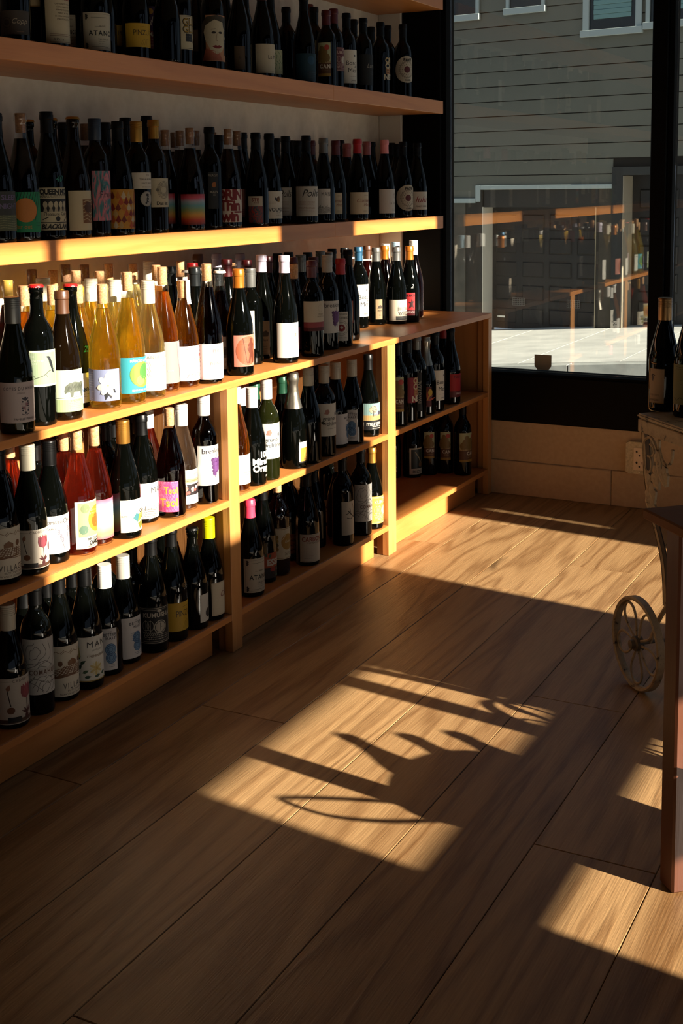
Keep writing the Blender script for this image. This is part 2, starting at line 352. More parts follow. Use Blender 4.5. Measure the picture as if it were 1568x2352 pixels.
# upper windows
M_PANE = mat('dark_pane', (.012, .018, .02), .08, 0, .6); M_BLIND = mat('pale_blind', (.20, .36, .35), .6)
for (x0, x1, zb, cs, blind) in ((-6.3, -5.45, 3.93, .045, 0), (-4.955, -4.32, 3.955, .045, 0), (-3.675, -2.78, 3.52, .085, 1), (-2.70, -1.75, 3.56, .05, 1)):
    wn = hbox('window', x0, x1, -.03, .02, zb, zb+1.5, M_PANE); wl_ = Vector(wn.location)
    def part(nm, xa, xb, ya, yb, za, zc, m):
        boxmesh(nm, xa, xb, FY+ya, FY+yb, za, zc, m, wn, .004)
    part('casing', x0-.01, x0+cs, -.07, -.031, zb, zb+1.5, M_TRIMW); part('casing', x1-cs, x1+.01, -.07, -.031, zb, zb+1.5, M_TRIMW)
    part('sill', x0-.04, x1+.03, -.10, -.031, zb-.05, zb+.045, M_TRIMW)
    if blind:
        for k in range(14): part('blind_slat', x0+cs+.07, x1-cs-.07, -.045-.008*(k % 2), -.031, zb+.20+.068*k, zb+.266+.068*k, M_BLIND)
# sidewalk of separate slabs, kerb and street
sw = thing('sidewalk', 'sunlit concrete sidewalk slabs in front of the garage', 'sidewalk', (-3, 16, -1.1))
M_CONC = noisy('sidewalk_concrete', (.46, .46, .43), (.60, .595, .55), 2.2, .85, 8, .12)
SL = .075
def slab(x0, x1, y0, y1):
    bm = bmesh.new(); g = .003
    f = lambda x: -1+SL*(x+5.1)
    v = [(x0+g, y0+g, f(x0)), (x1-g, y0+g, f(x1)), (x1-g, y1-g, f(x1)), (x0+g, y1-g, f(x0))]
    a = [bm.verts.new(Vector(p)) for p in v]; b = [bm.verts.new(Vector(p)-Vector((0, 0, .1))) for p in v]
    bm.faces.new(a); bm.faces.new(b[::-1])
    for i in range(4): bm.faces.new((a[i], b[i], b[(i+1) % 4], a[(i+1) % 4]))
    link('slab', finish(bm, 'slab'), M_CONC, sw).location = -Vector((-3, 16, -1.1))
for i in range(9):
    for y0, y1 in ((14.15, 15.55), (15.55, 16.95), (16.95, 18.72)): slab(-8.2+1.25*i, -6.95+1.25*i, y0, y1)
kb = thing('kerb', 'concrete kerb edging the sidewalk', 'kerb', (-3, 14, -1.1))
for i in range(6):
    bm = bmesh.new(); x0, x1 = -8.2+1.9*i, -6.32+1.9*i; f = lambda x: -1.004+SL*(x+5.1)
    v = [(x0, 13.92, f(x0)), (x1, 13.92, f(x1)), (x1, 14.13, f(x1)), (x0, 14.13, f(x0))]
    a = [bm.verts.new(p) for p in v]; b = [bm.verts.new(Vector(p)-Vector((0, 0, .25))) for p in v]; bm.faces.new(a); bm.faces.new(b[::-1])
    for q_ in range(4): bm.faces.new((a[q_], b[q_], b[(q_+1) % 4], a[(q_+1) % 4]))
    link('kerb_stone', finish(bm, 'kerb_stone'), noisy('kerb_concrete', (.30, .31, .29), (.42, .43, .40), 5, .9), kb).location = -Vector((-3, 14, -1.1))
bm = bmesh.new(); f = lambda x: -1.15+SL*(x+5.1)
vs = [bm.verts.new(p) for p in ((-14, 5.2, f(-14)), (10, 5.2, f(10)), (10, 13.95, f(10)), (-14, 13.95, f(-14)))]; bm.faces.new(vs)
bmesh.ops.solidify(bm, geom=bm.faces[:], thickness=.1) if False else None
st = structure(link('street', finish(bm, 'street'), noisy('asphalt', (.10, .105, .11), (.15, .155, .16), 14, .9)), 'grey asphalt street beyond the window')

nw = structure(boxmesh('ground', -12, 9, GY+.16, 8.6, -.32, -.16, M_CONC, None, 0), 'sunlit sidewalk just outside the shop')
structure(boxmesh('ground', WX+.06, 9, -4, GY+.159, -.32, -.16, M_CONC, None, 0), 'sunlit sidewalk beside the shop')
# ---------------------------------------------------------------- shelving
SX = -.2138
def board(par, name, x0, x1, y0, y1, z0, z1, m, bevel=.002):
    return boxmesh(name, x0, x1, y0, y1, z0, z1, m, par, bevel)
shelf_defs = [('wall_shelf', 'thick wooden wall shelf at the top edge of the photo', 1.997, 2.048), ('wall_shelf', 'thick wooden upper wall shelf holding dark wine bottles', 1.5785, 1.630), ('wall_shelf', 'thick wooden lower wall shelf with sunlit front edge above the counter', 1.108, 1.159)]
for nm, lb, z0, z1 in shelf_defs:
    t = thing(nm, lb, 'shelf', (-.36, 3, z0), 0, 'wall shelves above the counter')
    for i, (ya, yb) in enumerate(((-1.0, 1.45), (1.4505, 3.815), (3.8155, 4.778))):
        o = boxmesh('front_edge', SX-.016, SX, ya, yb, z0, z1, M_SHELF, t, .0012)
    o = boxmesh('shelf_board', -.512, SX-.0165, -1.0, 4.778, z0+.001, z1-.0008, M_SHELF, t, 0)
unit = thing('wine_counter', 'long low wooden wine shelving counter with open bays along the wall', 'counter', (-.25, 3.3, 0))
def ub(*a, **k):
    return board(unit, *a, **k)
ub('counter_top', -.512, -.0065, -.8, 4.784, .741, .7595, M_SHELF, bevel=0)
ub('top_edge', -.006, .0015, -.8, 4.784, .7405, .760, M_SHELF, bevel=.0012)
for za, zb in ((.414, .4325), (.091, .109)):
    for ya, yb in ((.9, 1.795), (1.8255, 2.7755), (2.8275, 3.7825), (3.8455, 4.745)):
        ub('shelf_board', -.49, -.004, ya, yb, za, zb, M_SHELF, bevel=.0008)
        ub('shelf_edge', -.0038, 0, ya, yb, za, zb, M_SHELF, bevel=.0006)
for ya, yb in ((1.795, 1.825), (2.776, 2.827), (3.783, 3.845), (4.7455, 4.785)):
    ym = (ya+yb)/2 if yb < 4.7 else 4.768
    ub('post', -.024, .001, ya, yb, 0, .7402, M_SHELFZ, bevel=.0015)
    ub('post_backing', -.048, -.0242, ya+.004, yb-.002, 0, .7402, M_PANEL, bevel=.001)
    ub('side_panel', -.49, -.0485, ym-.009, ym+.009, .02, .7402, M_PANEL, bevel=0)
ub('back_panel', -.505, -.4905, .9, 4.75, .02, .7402, M_PANEL, bevel=0)
for ya, yb in ((.9, 1.76), (1.85, 2.735), (2.85, 3.745), (3.875, 4.70)):
    ub('toe_kick', -.056, -.0395, ya, yb, 0.0005, .0908, M_SHELF, bevel=.001)
ub('scribe_strip', -.018, -.003, 4.786, 4.796, .315, .46, M_SHELFZ, bevel=.001)
# ---------------------------------------------------------------- bottles
HEX = dict(blk='#050505', slate='#1c1f20', grey='#6d6d69', palegrey='#b9b4a8', lilac='#d8cde0', maroon='#4a0d10', red='#9c1216', gold='#a87a34', goldc='#a87a34', brown='#4a2c18',
           white='#f3efe6', whitep='#f3efe6', cream='#efe6cc', amber='#a8641a', pale='#a8c4d4', beige='#cfc6ae', green='#1f4a34', yellow='#d8d400', duskrose='#8a4a4a', rosered='#d0344e',
           pinkc='#d08080', navy='#0c1a2c', blue='#2c5874', bronze='#8a6a44', silver='#8a8478', corky='#c9a24a', cork='#c08a58')
def capmat(c):
    met = {'gold': .8, 'bronze': .8, 'silver': .9, 'grey': .55, 'amber': .4, 'blue': .4, 'green': .3, 'slate': .3}.get(c, 0)
    return mat('cap_'+c, [x*(.6 if c in ('white', 'whitep', 'cream', 'lilac', 'beige', 'palegrey', 'yellow', 'pale') else 1) for x in lin(HEX[c])], .32 if met else .38, met, .2 if c in ('blk', 'slate') else .5)
M_CORK = noisy('cork', (.62, .36, .17), (.42, .20, .08), 260, .8, 3)
M_CORKB = noisy('dark_cork', (.22, .11, .05), (.14, .065, .03), 240, .8, 3)
def darkglass(name, c, r=.03):
    m = mat(name, c, r, 0, .22); return m
G = {'k': darkglass('black_green_glass', (.0009, .0011, .0008)), 'o': darkglass('olive_glass', (.006, .007, .0015)), 'n': darkglass('brown_glass', (.004, .002, .0007)),
     'clear': thin_glass('bottle_glass', (.985, .99, .98), .05, rough=.04)}
WINE = {'y': wine('golden_wine', (.99, .83, .26), .34, .12), 'w': wine('pale_wine', (.99, .93, .62), .38, .10), 'a': wine('amber_wine', (.95, .58, .19), .33, .12),
        'd': wine('dark_red_wine', (.12, .022, .014), .2, .12), 'r': wine('rose_red_wine', (.36, .055, .035), .2, .14), 'p': wine('red_pink_wine', (.80, .27, .17), .25, .22), 's': wine('salmon_wine', (.96, .76, .60), .3, .22)}
RB = dict(B=.0388, X=.0360, S=.0408)
PROF = {'B': [(1, .010), (1, .07), (1, .122), (.988, .134), (.955, .147), (.90, .160), (.82, .175), (.72, .190), (.62, .205), (.53, .220), (.455, .233), (.41, .245), (.385, .258), (.375, .270)],
        'X': [(1, .010), (1, .08), (1, .175), (.985, .186), (.945, .196), (.87, .206), (.76, .2145), (.64, .2215), (.53, .2275), (.455, .234), (.42, .241), (.405, .252), (.40, .270)],
        'S': [(1, .010), (1, .07), (1, .115), (.985, .128), (.95, .142), (.89, .157), (.80, .173), (.69, .190), (.58, .206), (.48, .222), (.41, .238), (.375, .252), (.36, .268)]}
def glass_mesh(ty, h):
    R = RB[ty]; k = h/.30; P = [(0.004, .012), (.45*R, .006), (.80*R, .0), (.93*R, .0), (.985*R, .0035)]+[(a*R, z*k) for a, z in PROF[ty]]
    n = P[-1][0]; P += [(n, h-.019), (n+.0016, h-.0175), (n+.0018, h-.008), (n+.0008, h-.0062), (n+.0006, h-.001), (n-.0012, h), (n-.0042, h-.0005), (n-.0045, h-.004)]
    bm = bmesh.new(); lathe(bm, P, 32, cap0=True, cap1=True); return finish(bm, 'glass', True, 60)
def wine_mesh(ty, h):
    R = RB[ty]-.0012; k = h/.30; P = [(.003, .014), (.5*R, .008), (.90*R, .004), (R, .011)]+[(a*R, z*k) for a, z in PROF[ty]][1:]
    P = [p for p in P if p[1] < .236*k]; P.append((P[-1][0]*.93, P[-1][1]+.008)); bm = bmesh.new(); lathe(bm, P, 28, cap0=True, cap1=True); return finish(bm, 'wine', True, 50)
CACHE = {}
def cached(key, fn):
    if key not in CACHE: CACHE[key] = fn()
    return CACHE[key]
def cap_mesh(kind, ty, h):
    n = PROF[ty][-1][0]*RB[ty]; bm = bmesh.new(); k = h/.3
    rad = lambda z: next(((a0+(a1-a0)*(z/k-z0)/(z1-z0))*RB[ty] for (a0, z0), (a1, z1) in zip(PROF[ty], PROF[ty][1:]) if z0 <= z/k <= z1), n)
    if kind == 'cap':
        zs = h-.052; lathe(bm, [(rad(zs)+.0004, zs), (rad(zs)+.0009, zs+.0005), (rad(h-.035)+.0008, h-.035), (n+.0010, h-.0195), (n+.0025, h-.0178), (n+.0027, h-.008), (n+.0018, h-.0062), (n+.0018, h-.0012), (n+.0006, h+.0006)], 28, cap1=True)
    elif kind == 'screw':
        zs = h-.056; r = n+.0026; P = [(rad(zs)+.0005, zs), (r-.0002, zs+.0008), (r, zs+.0025), (r, h-.0225), (r-.0009, h-.0222), (r-.0009, h-.0212), (r, h-.0208)]
        for i in range(4): P += [(r, h-.0175+.0042*i), (r-.0006, h-.0169+.0042*i), (r-.0006, h-.0163+.0042*i), (r, h-.0157+.0042*i)]
        P += [(r, h-.0008), (r-.001, h+.0006)]; lathe(bm, P, 32, cap1=True)
    elif kind == 'cork':
        r = n-.0022; lathe(bm, [(r-.001, h-.046), (r, h-.044), (r, h-.0006), (r-.0008, h+.0003)], 24, cap0=True, cap1=True)
    elif kind == 'crown':
        lathe(bm, [(n+.0034, h-.0055), (n+.0032, h-.0045)], 42, flute=-.0011); lathe(bm, [(n+.0032, h-.0045), (n+.0022, h-.001), (n+.0006, h+.0008)], 42, flute=-.0006, cap1=True)
    elif kind == 'foil':
        rng = random.Random(3); zs = h-.105; P = [(rad(zs)+.0006, zs)]
        for i in range(1, 14):
            z = zs+.105*i/14; b = .0024 if z > h-.030 else .0010; P.append((rad(min(z, h-.03))+b+rng.uniform(0, .0011)+(.0028 if h-.022 < z < h-.008 else 0), z))
        P += [(n+.003, h+.001), (n-.003, h+.005)]; lathe(bm, P, 24, cap1=True)
        for v in bm.verts: v.co += Vector((rng.uniform(-1, 1), rng.uniform(-1, 1), rng.uniform(-1, 1)))*.0005
    return finish(bm, 'cap', True, 40)
# --- label artwork: flat shapes in label metres (s across, z up), then wrapped round the glass
FONT = None
class Art:
    def __init__(a, Wd, H): a.W, a.H, a.sh, a.tx = Wd, H, [], []
    def poly(a, pts, col, ly=1): a.sh.append((col, ly, pts))
    def R(a, u0, v0, u1, v1, col, ly=1): a.poly([(u0*a.W, v0*a.H), (u1*a.W, v0*a.H), (u1*a.W, v1*a.H), (u0*a.W, v1*a.H)], col, ly)
    def D(a, u, v, r, col, ly=1, n=20, sq=1.0, rot=0):
        c, s = math.cos(rot), math.sin(rot); P = []
        for i in range(n):
            x, y = r*a.H*math.cos(2*math.pi*i/n), r*a.H*sq*math.sin(2*math.pi*i/n); P.append((u*a.W+x*c-y*s, v*a.H+x*s+y*c))
        a.poly(P, col, ly)
    def L(a, pts, w, col, ly=1):          # polyline in (u, v), stroke width in parts of the height
        P = [Vector((u*a.W, v*a.H, 0)) for u, v in pts]; hw = w*a.H/2
        for p, q in zip(P, P[1:]):
            d = q-p
            if d.length < 1e-6: continue
            d.normalize(); nn = Vector((-d.y, d.x, 0))*hw; e = d*hw*.5
            a.poly([tuple((p-e-nn)[:2]), tuple((q+e-nn)[:2]), tuple((q+e+nn)[:2]), tuple((p-e+nn)[:2])], col, ly)
    def O(a, u, v, r, w, col, ly=1, n=22, sq=1.0): a.L([(u+r*a.H/a.W*math.cos(2*math.pi*i/n), v+r*sq*math.sin(2*math.pi*i/n)) for i in range(n+1)], w, col, ly)
    def S(a, cu, cv, sc, pts, col, ly=1): a.poly([(cu*a.W+x*sc*a.H, cv*a.H+y*sc*a.H) for x, y in pts], col, ly)
    def N(a, u0, u1, v0, v1, n, col, w=.012):   # rows of fine print too small to read
        rr = random.Random(n)
        for i in range(n):
            v = v1-(v1-v0)*i/max(1, n-1); x = u0
            while x < u1-.03:
                x2 = min(u1, x+rr.uniform(.05, .16)); a.R(x, v, x2, v+w, col); x = x2+.03
    def T(a, txt, u, v, h, col, st='', ly=2): a.tx.append((txt, u*a.W, v*a.H, h*a.H, col, st, ly))
def text_mesh(txt, st):
    def mk():
        c = bpy.data.curves.new('txt', 'FONT'); c.body = txt; c.size = 1; c.align_x = 'CENTER'; c.align_y = 'CENTER'; c.resolution_u = 3
        if 'b' in st: c.offset = .022
        if 'B' in st: c.offset = .045
        if 'l' in st: c.offset = -.008
        if 'i' in st: c.shear = .35
        if 'w' in st: c.space_character = 1.25
        if 't' in st: c.space_character = .88
        o = bpy.data.objects.new('txt', c); COL.objects.link(o); dg = bpy.context.evaluated_depsgraph_get()
        me = o.evaluated_get(dg).to_mesh(); V = [tuple(v.co[:2]) for v in me.vertices]; F = [tuple(p.vertices) for p in me.polygons]
        o.evaluated_get(dg).to_mesh_clear(); bpy.data.objects.remove(o); bpy.data.curves.remove(c)
        return V, F
    return cached(('t', txt, st), mk)
def wrap(parts, R, z0, name):
    """parts: list of (colour, layer, verts2d, faces) -> mesh on a cylinder of radius R"""
    bm = bmesh.new(); lay = bm.verts.layers.float.new('ly'); cols = []
    for col, ly, V, F in parts:
        if col not in cols: cols.append(col)
        vs = []
        for x, y in V:
            v = bm.verts.new((x, y, 0)); v[lay] = ly; vs.append(v)
        for f in F:
            try: fc = bm.faces.new([vs[i] for i in f]); fc.material_index = cols.index(col)
            except ValueError: pass
    big = [f for f in bm.faces if len(f.verts) > 4]
    if big: bmesh.ops.triangulate(bm, faces=big)
    for f in bm.faces:
        f.normal_update()
        if f.normal.z < 0: f.normal_flip()
    for _ in range(4):
        ed = [e for e in bm.edges if abs(e.verts[0].co.x-e.verts[1].co.x) > .0065]
        if not ed: break
        bmesh.ops.subdivide_edges(bm, edges=ed, cuts=1)
        big = [f for f in bm.faces if len(f.verts) > 4]
        if big: bmesh.ops.triangulate(bm, faces=big)
    for v in bm.verts:
        s, z = v.co.x, v.co.y; r = R+.00018*v[lay]; v.co = (r*math.cos(s/R), r*math.sin(s/R), z+z0)
    me = bpy.data.meshes.new(name); bm.to_mesh(me); bm.free()
    for c in cols: me.materials.append(c if not isinstance(c, str) else mat('print_'+c, [x*.52 for x in lin(c)], .55, 0, .35))
    return me
def paper(R, hw, z0, z1, m):
    n = max(6, int(hw*2/.09)); bm = bmesh.new(); c = []
    for i in range(n+1):
        a = -hw+2*hw*i/n; c.append([bm.verts.new((r*math.cos(a), r*math.sin(a), z)) for r, z in ((R, z0), (R, z1), (R-.0003, z1), (R-.0003, z0))])
    for p, q in zip(c, c[1:]):
        for i in range(4): bm.faces.new((p[i], q[i], q[(i+1) % 4], p[(i+1) % 4]))
    bm.faces.new(c[0]); bm.faces.new(c[-1][::-1])
    bmesh.ops.recalc_face_normals(bm, faces=bm.faces[:]); me = bpy.data.meshes.new('label'); bm.to_mesh(me); bm.free(); me.materials.append(m)
    for p in me.polygons: p.use_smooth = True
    try: me.set_sharp_from_angle(angle=math.radians(40))
    except Exception: pass
    return me
def gradient_paper(name, stops):
    q = NT(name, .55); tc = q.n('TexCoord'); sp = q.n('SeparateXYZ'); q.l(tc.outputs['Generated'], sp.inputs[0]); nz = q.n('TexNoise', Scale=2.0); q.l(tc.outputs['Generated'], nz.inputs['Vector'])
    f = q.math('MULTIPLY_ADD', nz.outputs[0], .12); f.node.inputs[2].default_value = -.06; f = q.math('ADD', f, sp.outputs[2])
    q.l(q.ramp(f, [(p, [x*.7 for x in lin(c)]) for p, c in stops]), q.b.inputs['Base Color']); return q.m
def swirl_paper(name, stops, scale=2.5, dist=3.0):
    q = NT(name, .55); tc = q.n('TexCoord'); nz = q.n('TexNoise', Scale=scale, Detail=3.0, Distortion=dist); q.l(tc.outputs['Generated'], nz.inputs['Vector'])
    q.l(q.ramp(nz.outputs[0], [(p, [x*.7 for x in lin(c)]) for p, c in stops]), q.b.inputs['Base Color']); return q.m
RAIN = gradient_paper('rainbow_paper', [(0, '#7a1a10'), (.16, '#c8401a'), (.32, '#d8a038'), (.46, '#8fa060'), (.62, '#5fa0a8'), (.74, '#9aa8b8'), (.86, '#c84860'), (1, '#8c1424')])
RAIN2 = gradient_paper('pale_rainbow_paper', [(0, '#e8606a'), (.15, '#f09a68'), (.3, '#f8e898'), (.5, '#e8f0d0'), (.62, '#b8e4e8'), (.75, '#f4e8f0'), (.9, '#f08098'), (1, '#e85870')])
PAINT = swirl_paper('brushed_paint', [(.3, '#17404a'), (.42, '#2f7a80'), (.5, '#b86070'), (.6, '#c88088'), (.72, '#2a5560')], 1.8, 2.5)
STE = swirl_paper('teal_swirl', [(.3, '#101a20'), (.45, '#285058'), (.52, '#8a2018'), (.58, '#b03020'), (.7, '#1a2c30')], 3, 4)
TSOL = swirl_paper('pink_strokes', [(.35, '#d83878'), (.5, '#e85a90'), (.56, '#f090b0'), (.62, '#d83878')], 5, 2)
def contour(a, col, n=9, cx=-.25, cy=.75, step=.085, w=.009):
    for k in range(1, n+1):
        r = step*k; P = []
        for i in range(25):
            t = 2*math.pi*i/24; rr = r*(1+.22*math.sin(2*t+k*.3)+.10*math.sin(5*t+k)); P.append((cx+rr*math.cos(t)*a.H/a.W, cy+rr*1.3*math.sin(t)))
        for p, q in zip(P, P[1:]):
            if all(-.97 < x[0] < .97 and .03 < x[1] < .97 for x in (p, q)): a.L([p, q], w, col)
def leafshape(a, u, v, ang, ln, wd, col, ly=1):
    c, s = math.cos(ang), math.sin(ang); P = []
    for t, x in ((0, 0), (.3, .5), (.6, .45), (1, 0), (.6, -.45), (.3, -.5)): P.append((ln*t*c-wd*x*s, ln*t*s+wd*x*c))
    a.S(u, v, 1, P, col, ly)
def tulip(a, u, v, s, dark='#5a2a2a'):
    for an, c in ((1.1, '#8a3a44'), (2.0, '#8a3a44'), (1.57, '#a8505a'), (1.3, '#a04850'), (1.85, '#a04850')): leafshape(a, u, v, an, .34*s, .17*s, c, 2 if an != 1.57 else 3)
    a.L([(u, v+.02), (u+.03, v-.16*s), (u, v-.3*s)], .016*s, '#4a3a2a')
    for an in (.5, 1.0, 2.1, 2.6): leafshape(a, u, v-.32*s, an, .17*s, .05*s, dark)
    a.D(u, v-.38*s, .055*s, dark, 2, 12, 1.3)
def script(a, txt, u, v, h, col, slope=0): a.T(txt, u, v, h, col, 'i')
def art_for(d, a):
    """draws the design d; returns the paper colour or material (None: printed straight on the glass)"""
    K = '#1a1816'
    if d == 'copp': a.O(-.35, .5, .22, .02, '#1c1917'); a.D(-.35, .5, .13, '#2a2521'); script(a, 'Copp', .35, .55, .22, '#b8a890'); a.R(.2, .1, .6, .13, '#8a6a50'); return '#4a423a'
    if d == 'creamgold': a.R(-1, 0, 1, .06, '#9a6a20', 1); a.R(-1, .09, 1, .11, '#b88a40', 1); return '#c8b48a'
    if d == 'cancel':
        a.T('VINO ROSSO', 0, .93, .05, '#8a2a20'); a.T('CANCELLI', .1, .80, .065, '#8a2a20', 'b')
        for i, t in enumerate(('UN VIGNETO E UNA', 'CON VARIETA DI', 'FERMENTAZIONE', 'NIENT ALTRO', 'SE NON UVA E VINO', 'IMBOTTIGLIATO')): a.T(t, .1, .70-.055*i, .026, '#4a3028')
        a.L([(-.75, .02), (.9, .02), (.9, .13), (-.75, .13), (-.75, .02)], .006, '#6a2a24'); a.L([(-.75, .16), (.9, .16)], .006, '#6a2a24'); a.T('0,75 l e', -.25, .065, .045, K); return '#cfc0a0'
    if d == 'atano':
        a.L([(-.9, .05), (.9, .05), (.9, .95), (-.9, .95), (-.9, .05)], .006, '#8a8070'); a.T('ATANCE', .15, .44, .13, K, 'bw'); a.R(-.5, .86, .5, .868, K); a.R(-.3, .62, .1, .626, K); a.T('VALENCIA', .2, .28, .05, '#5a5048'); a.N(-.1, .5, .16, .22, 2, '#7a7060', .008); a.R(-.5, .08, .5, .088, K)
        for u, v in ((-.8, .88), (-.8, .11)):
            for k in range(5): a.D(u+.05*(k % 2)+.02, v+.025*(k-2), .028, '#3a352e', 2, 8)
        a.T('BOBAL', .15, .63, .045, '#5a5048'); return '#c9bfa8'
    if d == 'pinzutu':
        a.T('PINZUTÙ', .22, .60, .22, '#2a2410', 'tl'); a.N(-.1, .4, .84, .84, 1, '#6a5a20', .012)
        for k in range(5): a.L([(-.1+.12*k, .08), (.02+.10*k, .26+.05*(k % 2)), (.16+.08*k, .36)], .010, '#7a6414')
        return '#c9a02c'
    if d == 'mapurple':
        a.R(-1, 0, 1, .42, '#7a1a20'); a.D(.1, .88, .07, '#d8a030'); a.T('MA', .3, .34, .10, '#e8dcc0', 'b')
        for k in range(7): a.S(-.5+.2*k, .55+.07*(k % 3), .09, [(-.3, 0), (.3, 0), (.3, .5), (0, .9), (-.3, .5)], '#c8b8a8')
        a.N(-.6, .6, .08, .22, 3, '#c8a080', .014); return '#3a1c48'
    if d == 'gluglu':
        a.L([(-.93, .03), (.93, .03), (.93, .97), (-.93, .97), (-.93, .03)], .012, K)
        for v in (.80, .58): a.T('GLU', .05, v, .20, K, 'B', 1); a.T('GLU', .05, v, .19, '#c8a030', '', 3)
        for k in range(12): a.D(-.25+.13*(k % 4), .42-.075*(k//4), .045, '#2a2a2c', 2, 10)
        a.T('VTE', .5, .25, .13, K, 'b'); return '#d0c3a2'
    if d == 'plainbrown': a.T('L', .1, .5, .14, '#2a2018'); a.R(-.6, .2, .6, .21, '#3a2c20'); return '#5a4833'
    if d == 'face':
        a.S(-.2, .55, 1, [(-.32, .1), (-.26, .28), (-.1, .38), (.1, .38), (.24, .26), (.27, .06), (.24, -.14), (.12, -.34), (0, -.40), (-.12, -.34), (-.26, -.12)], '#dccfae', 2)
        a.S(-.2, .80, 1, [(-.36, -.3), (-.38, .0), (-.24, .16), (.0, .2), (.22, .16), (.34, 0), (.3, -.2), (.22, .02), (-.05, .1), (-.26, -.02)], '#4a4232', 3)
        a.D(-.42, .62, .05, '#2a2018', 3, 12, .5); a.D(.06, .62, .05, '#2a2018', 3, 12, .5); a.L([(-.6, .69), (-.3, .70)], .012, '#2a2018', 3); a.L([(-.2, .60), (-.26, .45), (-.16, .44)], .008, '#8a6a50', 3)
        a.S(-.18, .32, 1, [(-.12, 0), (-.04, .03), (0, .015), (.04, .03), (.12, 0), (.04, -.045), (-.04, -.045)], '#8a1a1a', 3); a.S(-.7, .12, 1, [(-.2, -.1), (.3, -.1), (.2, .08), (-.1, .16)], '#c06a50', 2)
        for i, c in enumerate('OSL'): a.T(c, .62, .80-.27*i, .25, K, 'B', 4)
        return '#c8906a'
    if d == 'mountain':
        a.S(0, .5, 1, [(-.6, .0), (-.3, .2), (-.05, .08), (.2, .34), (.6, .1), (.6, .5), (-.6, .5)], '#3a4a44'); a.S(0, .35, 1, [(-.6, 0), (-.2, .12), (.1, .02), (.4, .16), (.6, 0), (.6, .15), (.3, .28), (-.1, .16), (-.6, .22)], '#7a8a80'); a.T('SAINT AUGE', .05, .30, .07, '#33443e', 'b'); a.N(-.3, .4, .06, .18, 3, '#5a6a60', .012); return '#a8b0a0'
    if d == 'lem': a.T('Le M', .22, .55, .13, '#2a2622'); a.N(.0, .4, .06, .06, 1, '#9a9080', .008); return '#cfc2a6'
    if d == 'swirl':
        for k in range(4): a.L([(-.8+.35*k, .95), (-.5+.35*k, .75), (-.55+.3*k, .55), (-.2+.3*k, .40), (-.3+.3*k, .2)], .02, '#4a7a4a')
        a.T('La', .3, .12, .06, '#4a3a2a'); return '#b8b890'
    if d == 'tealdark': a.D(.2, .75, .16, '#0a4a6a'); a.R(-.1, .05, .8, .35, '#062a3a', 1); a.N(0, .7, .1, .3, 4, '#3a6a7a', .014); return '#0a3646'
    if d == 'smalltext': a.N(-.8, .8, .55, .93, 7, K, .025); a.R(-.2, .12, .0, .45, '#6a6254'); a.N(.1, .8, .1, .4, 5, K, .02); return '#cdbf9c'
    if d == 'can':
        a.R(-1, 0, 1, .40, '#6a4426'); a.R(-1, 0, 1, .085, '#b89038', 2); a.R(-1, .40, 1, .44, '#b8a070', 2)
        for u, v, r in ((-.35, .62, .16), (.1, .72, .10), (-.1, .52, .12), (.35, .55, .12), (-.65, .55, .12), (-.3, .82, .08)): a.D(u, v, r, '#8a7038', 2, 14, 1.15)
        a.D(.45, .86, .08, '#c84a3a', 3); a.T('CAN', .18, .29, .11, '#efe6d4', 'Bw'); a.N(-.3, .6, .16, .21, 2, '#c8a878', .01); return '#b9bf96'
    if d in ('kumured', 'kumu', 'kumuyel'):
        bgc, ink, ov = {'kumured': ('#6a3038', '#d8b8a8', '#e8dcc8'), 'kumu': ('#15161a', '#c9c2b0', '#d8d0bc'), 'kumuyel': ('#d9a948', '#f4e4b4', '#f8ecc8')}[d]
        a.L([(-.93, .03), (.93, .03), (.93, .97), (-.93, .97), (-.93, .03)], .014, ink); a.L([(-.86, .07), (.86, .07), (.86, .93), (-.86, .93), (-.86, .07)], .007, ink)
        a.T('KUMUSHA', .1, .78, .12, ink, 'b'); a.O(.25, .46, .17, .022, ink, 2); a.D(.25, .46, .14, ov if d != 'kumu' else '#b8b0a0', 2); a.L([(.25, .36), (.25, .56)], .015, bgc, 3); a.L([(.25, .46), (.36, .46)], .012, bgc, 3)
        for k in range(9): a.L([(-.7+.11*k, .12+.05*(k % 3)), (-.62+.1*k, .24), (-.74+.1*k, .34)], .012, ink)
        for s_ in (-.55, -.3): a.O(s_, .5, .09, .012, ink, 2, 12, 1.5); a.L([(s_, .3), (s_, .66)], .01, ink)
        a.N(-.6, .8, .13, .24, 3, ink, .012); a.S(.2, .90, .08, [(-1, 0), (0, .6), (1, 0), (0, -.6)], ink, 3); return bgc
    if d == 'bosc': a.S(.35, .82, .035, [(-1, 0), (-.5, 1), (.5, 1), (1, 0), (0, -1.2)], '#4a4a50'); a.T('Bosc', .0, .60, .13, '#23252c'); a.T('de', .42, .50, .085, '#23252c', 'i'); a.T('Mer', .12, .38, .14, '#23252c'); a.N(-.2, .5, .20, .20, 1, '#7a7870', .010); a.T('Jeanoy', .2, .09, .045, '#3a3a3a', 'i'); return '#efe8d8'
    if d == 'luna': script(a, 'Luna', .1, .62, .14, '#b0a898'); a.N(0, .5, .35, .42, 2, '#8a8478', .014); return '#15181a'
    if d in ('oben', 'oben2'):
        for i, t in enumerate(('OB', 'CA', 'ER', 'NET')): a.T(t, .05, .86-.24*i, .22, ('#d8c090', '#e0cfa8', '#c08a5a', '#e8dcc0')[i], 'Bt', 3)
        if d == 'oben2': a.R(.1, .1, .4, .5, '#5a1a2a', 1); return '#8c1f2e'
        return None
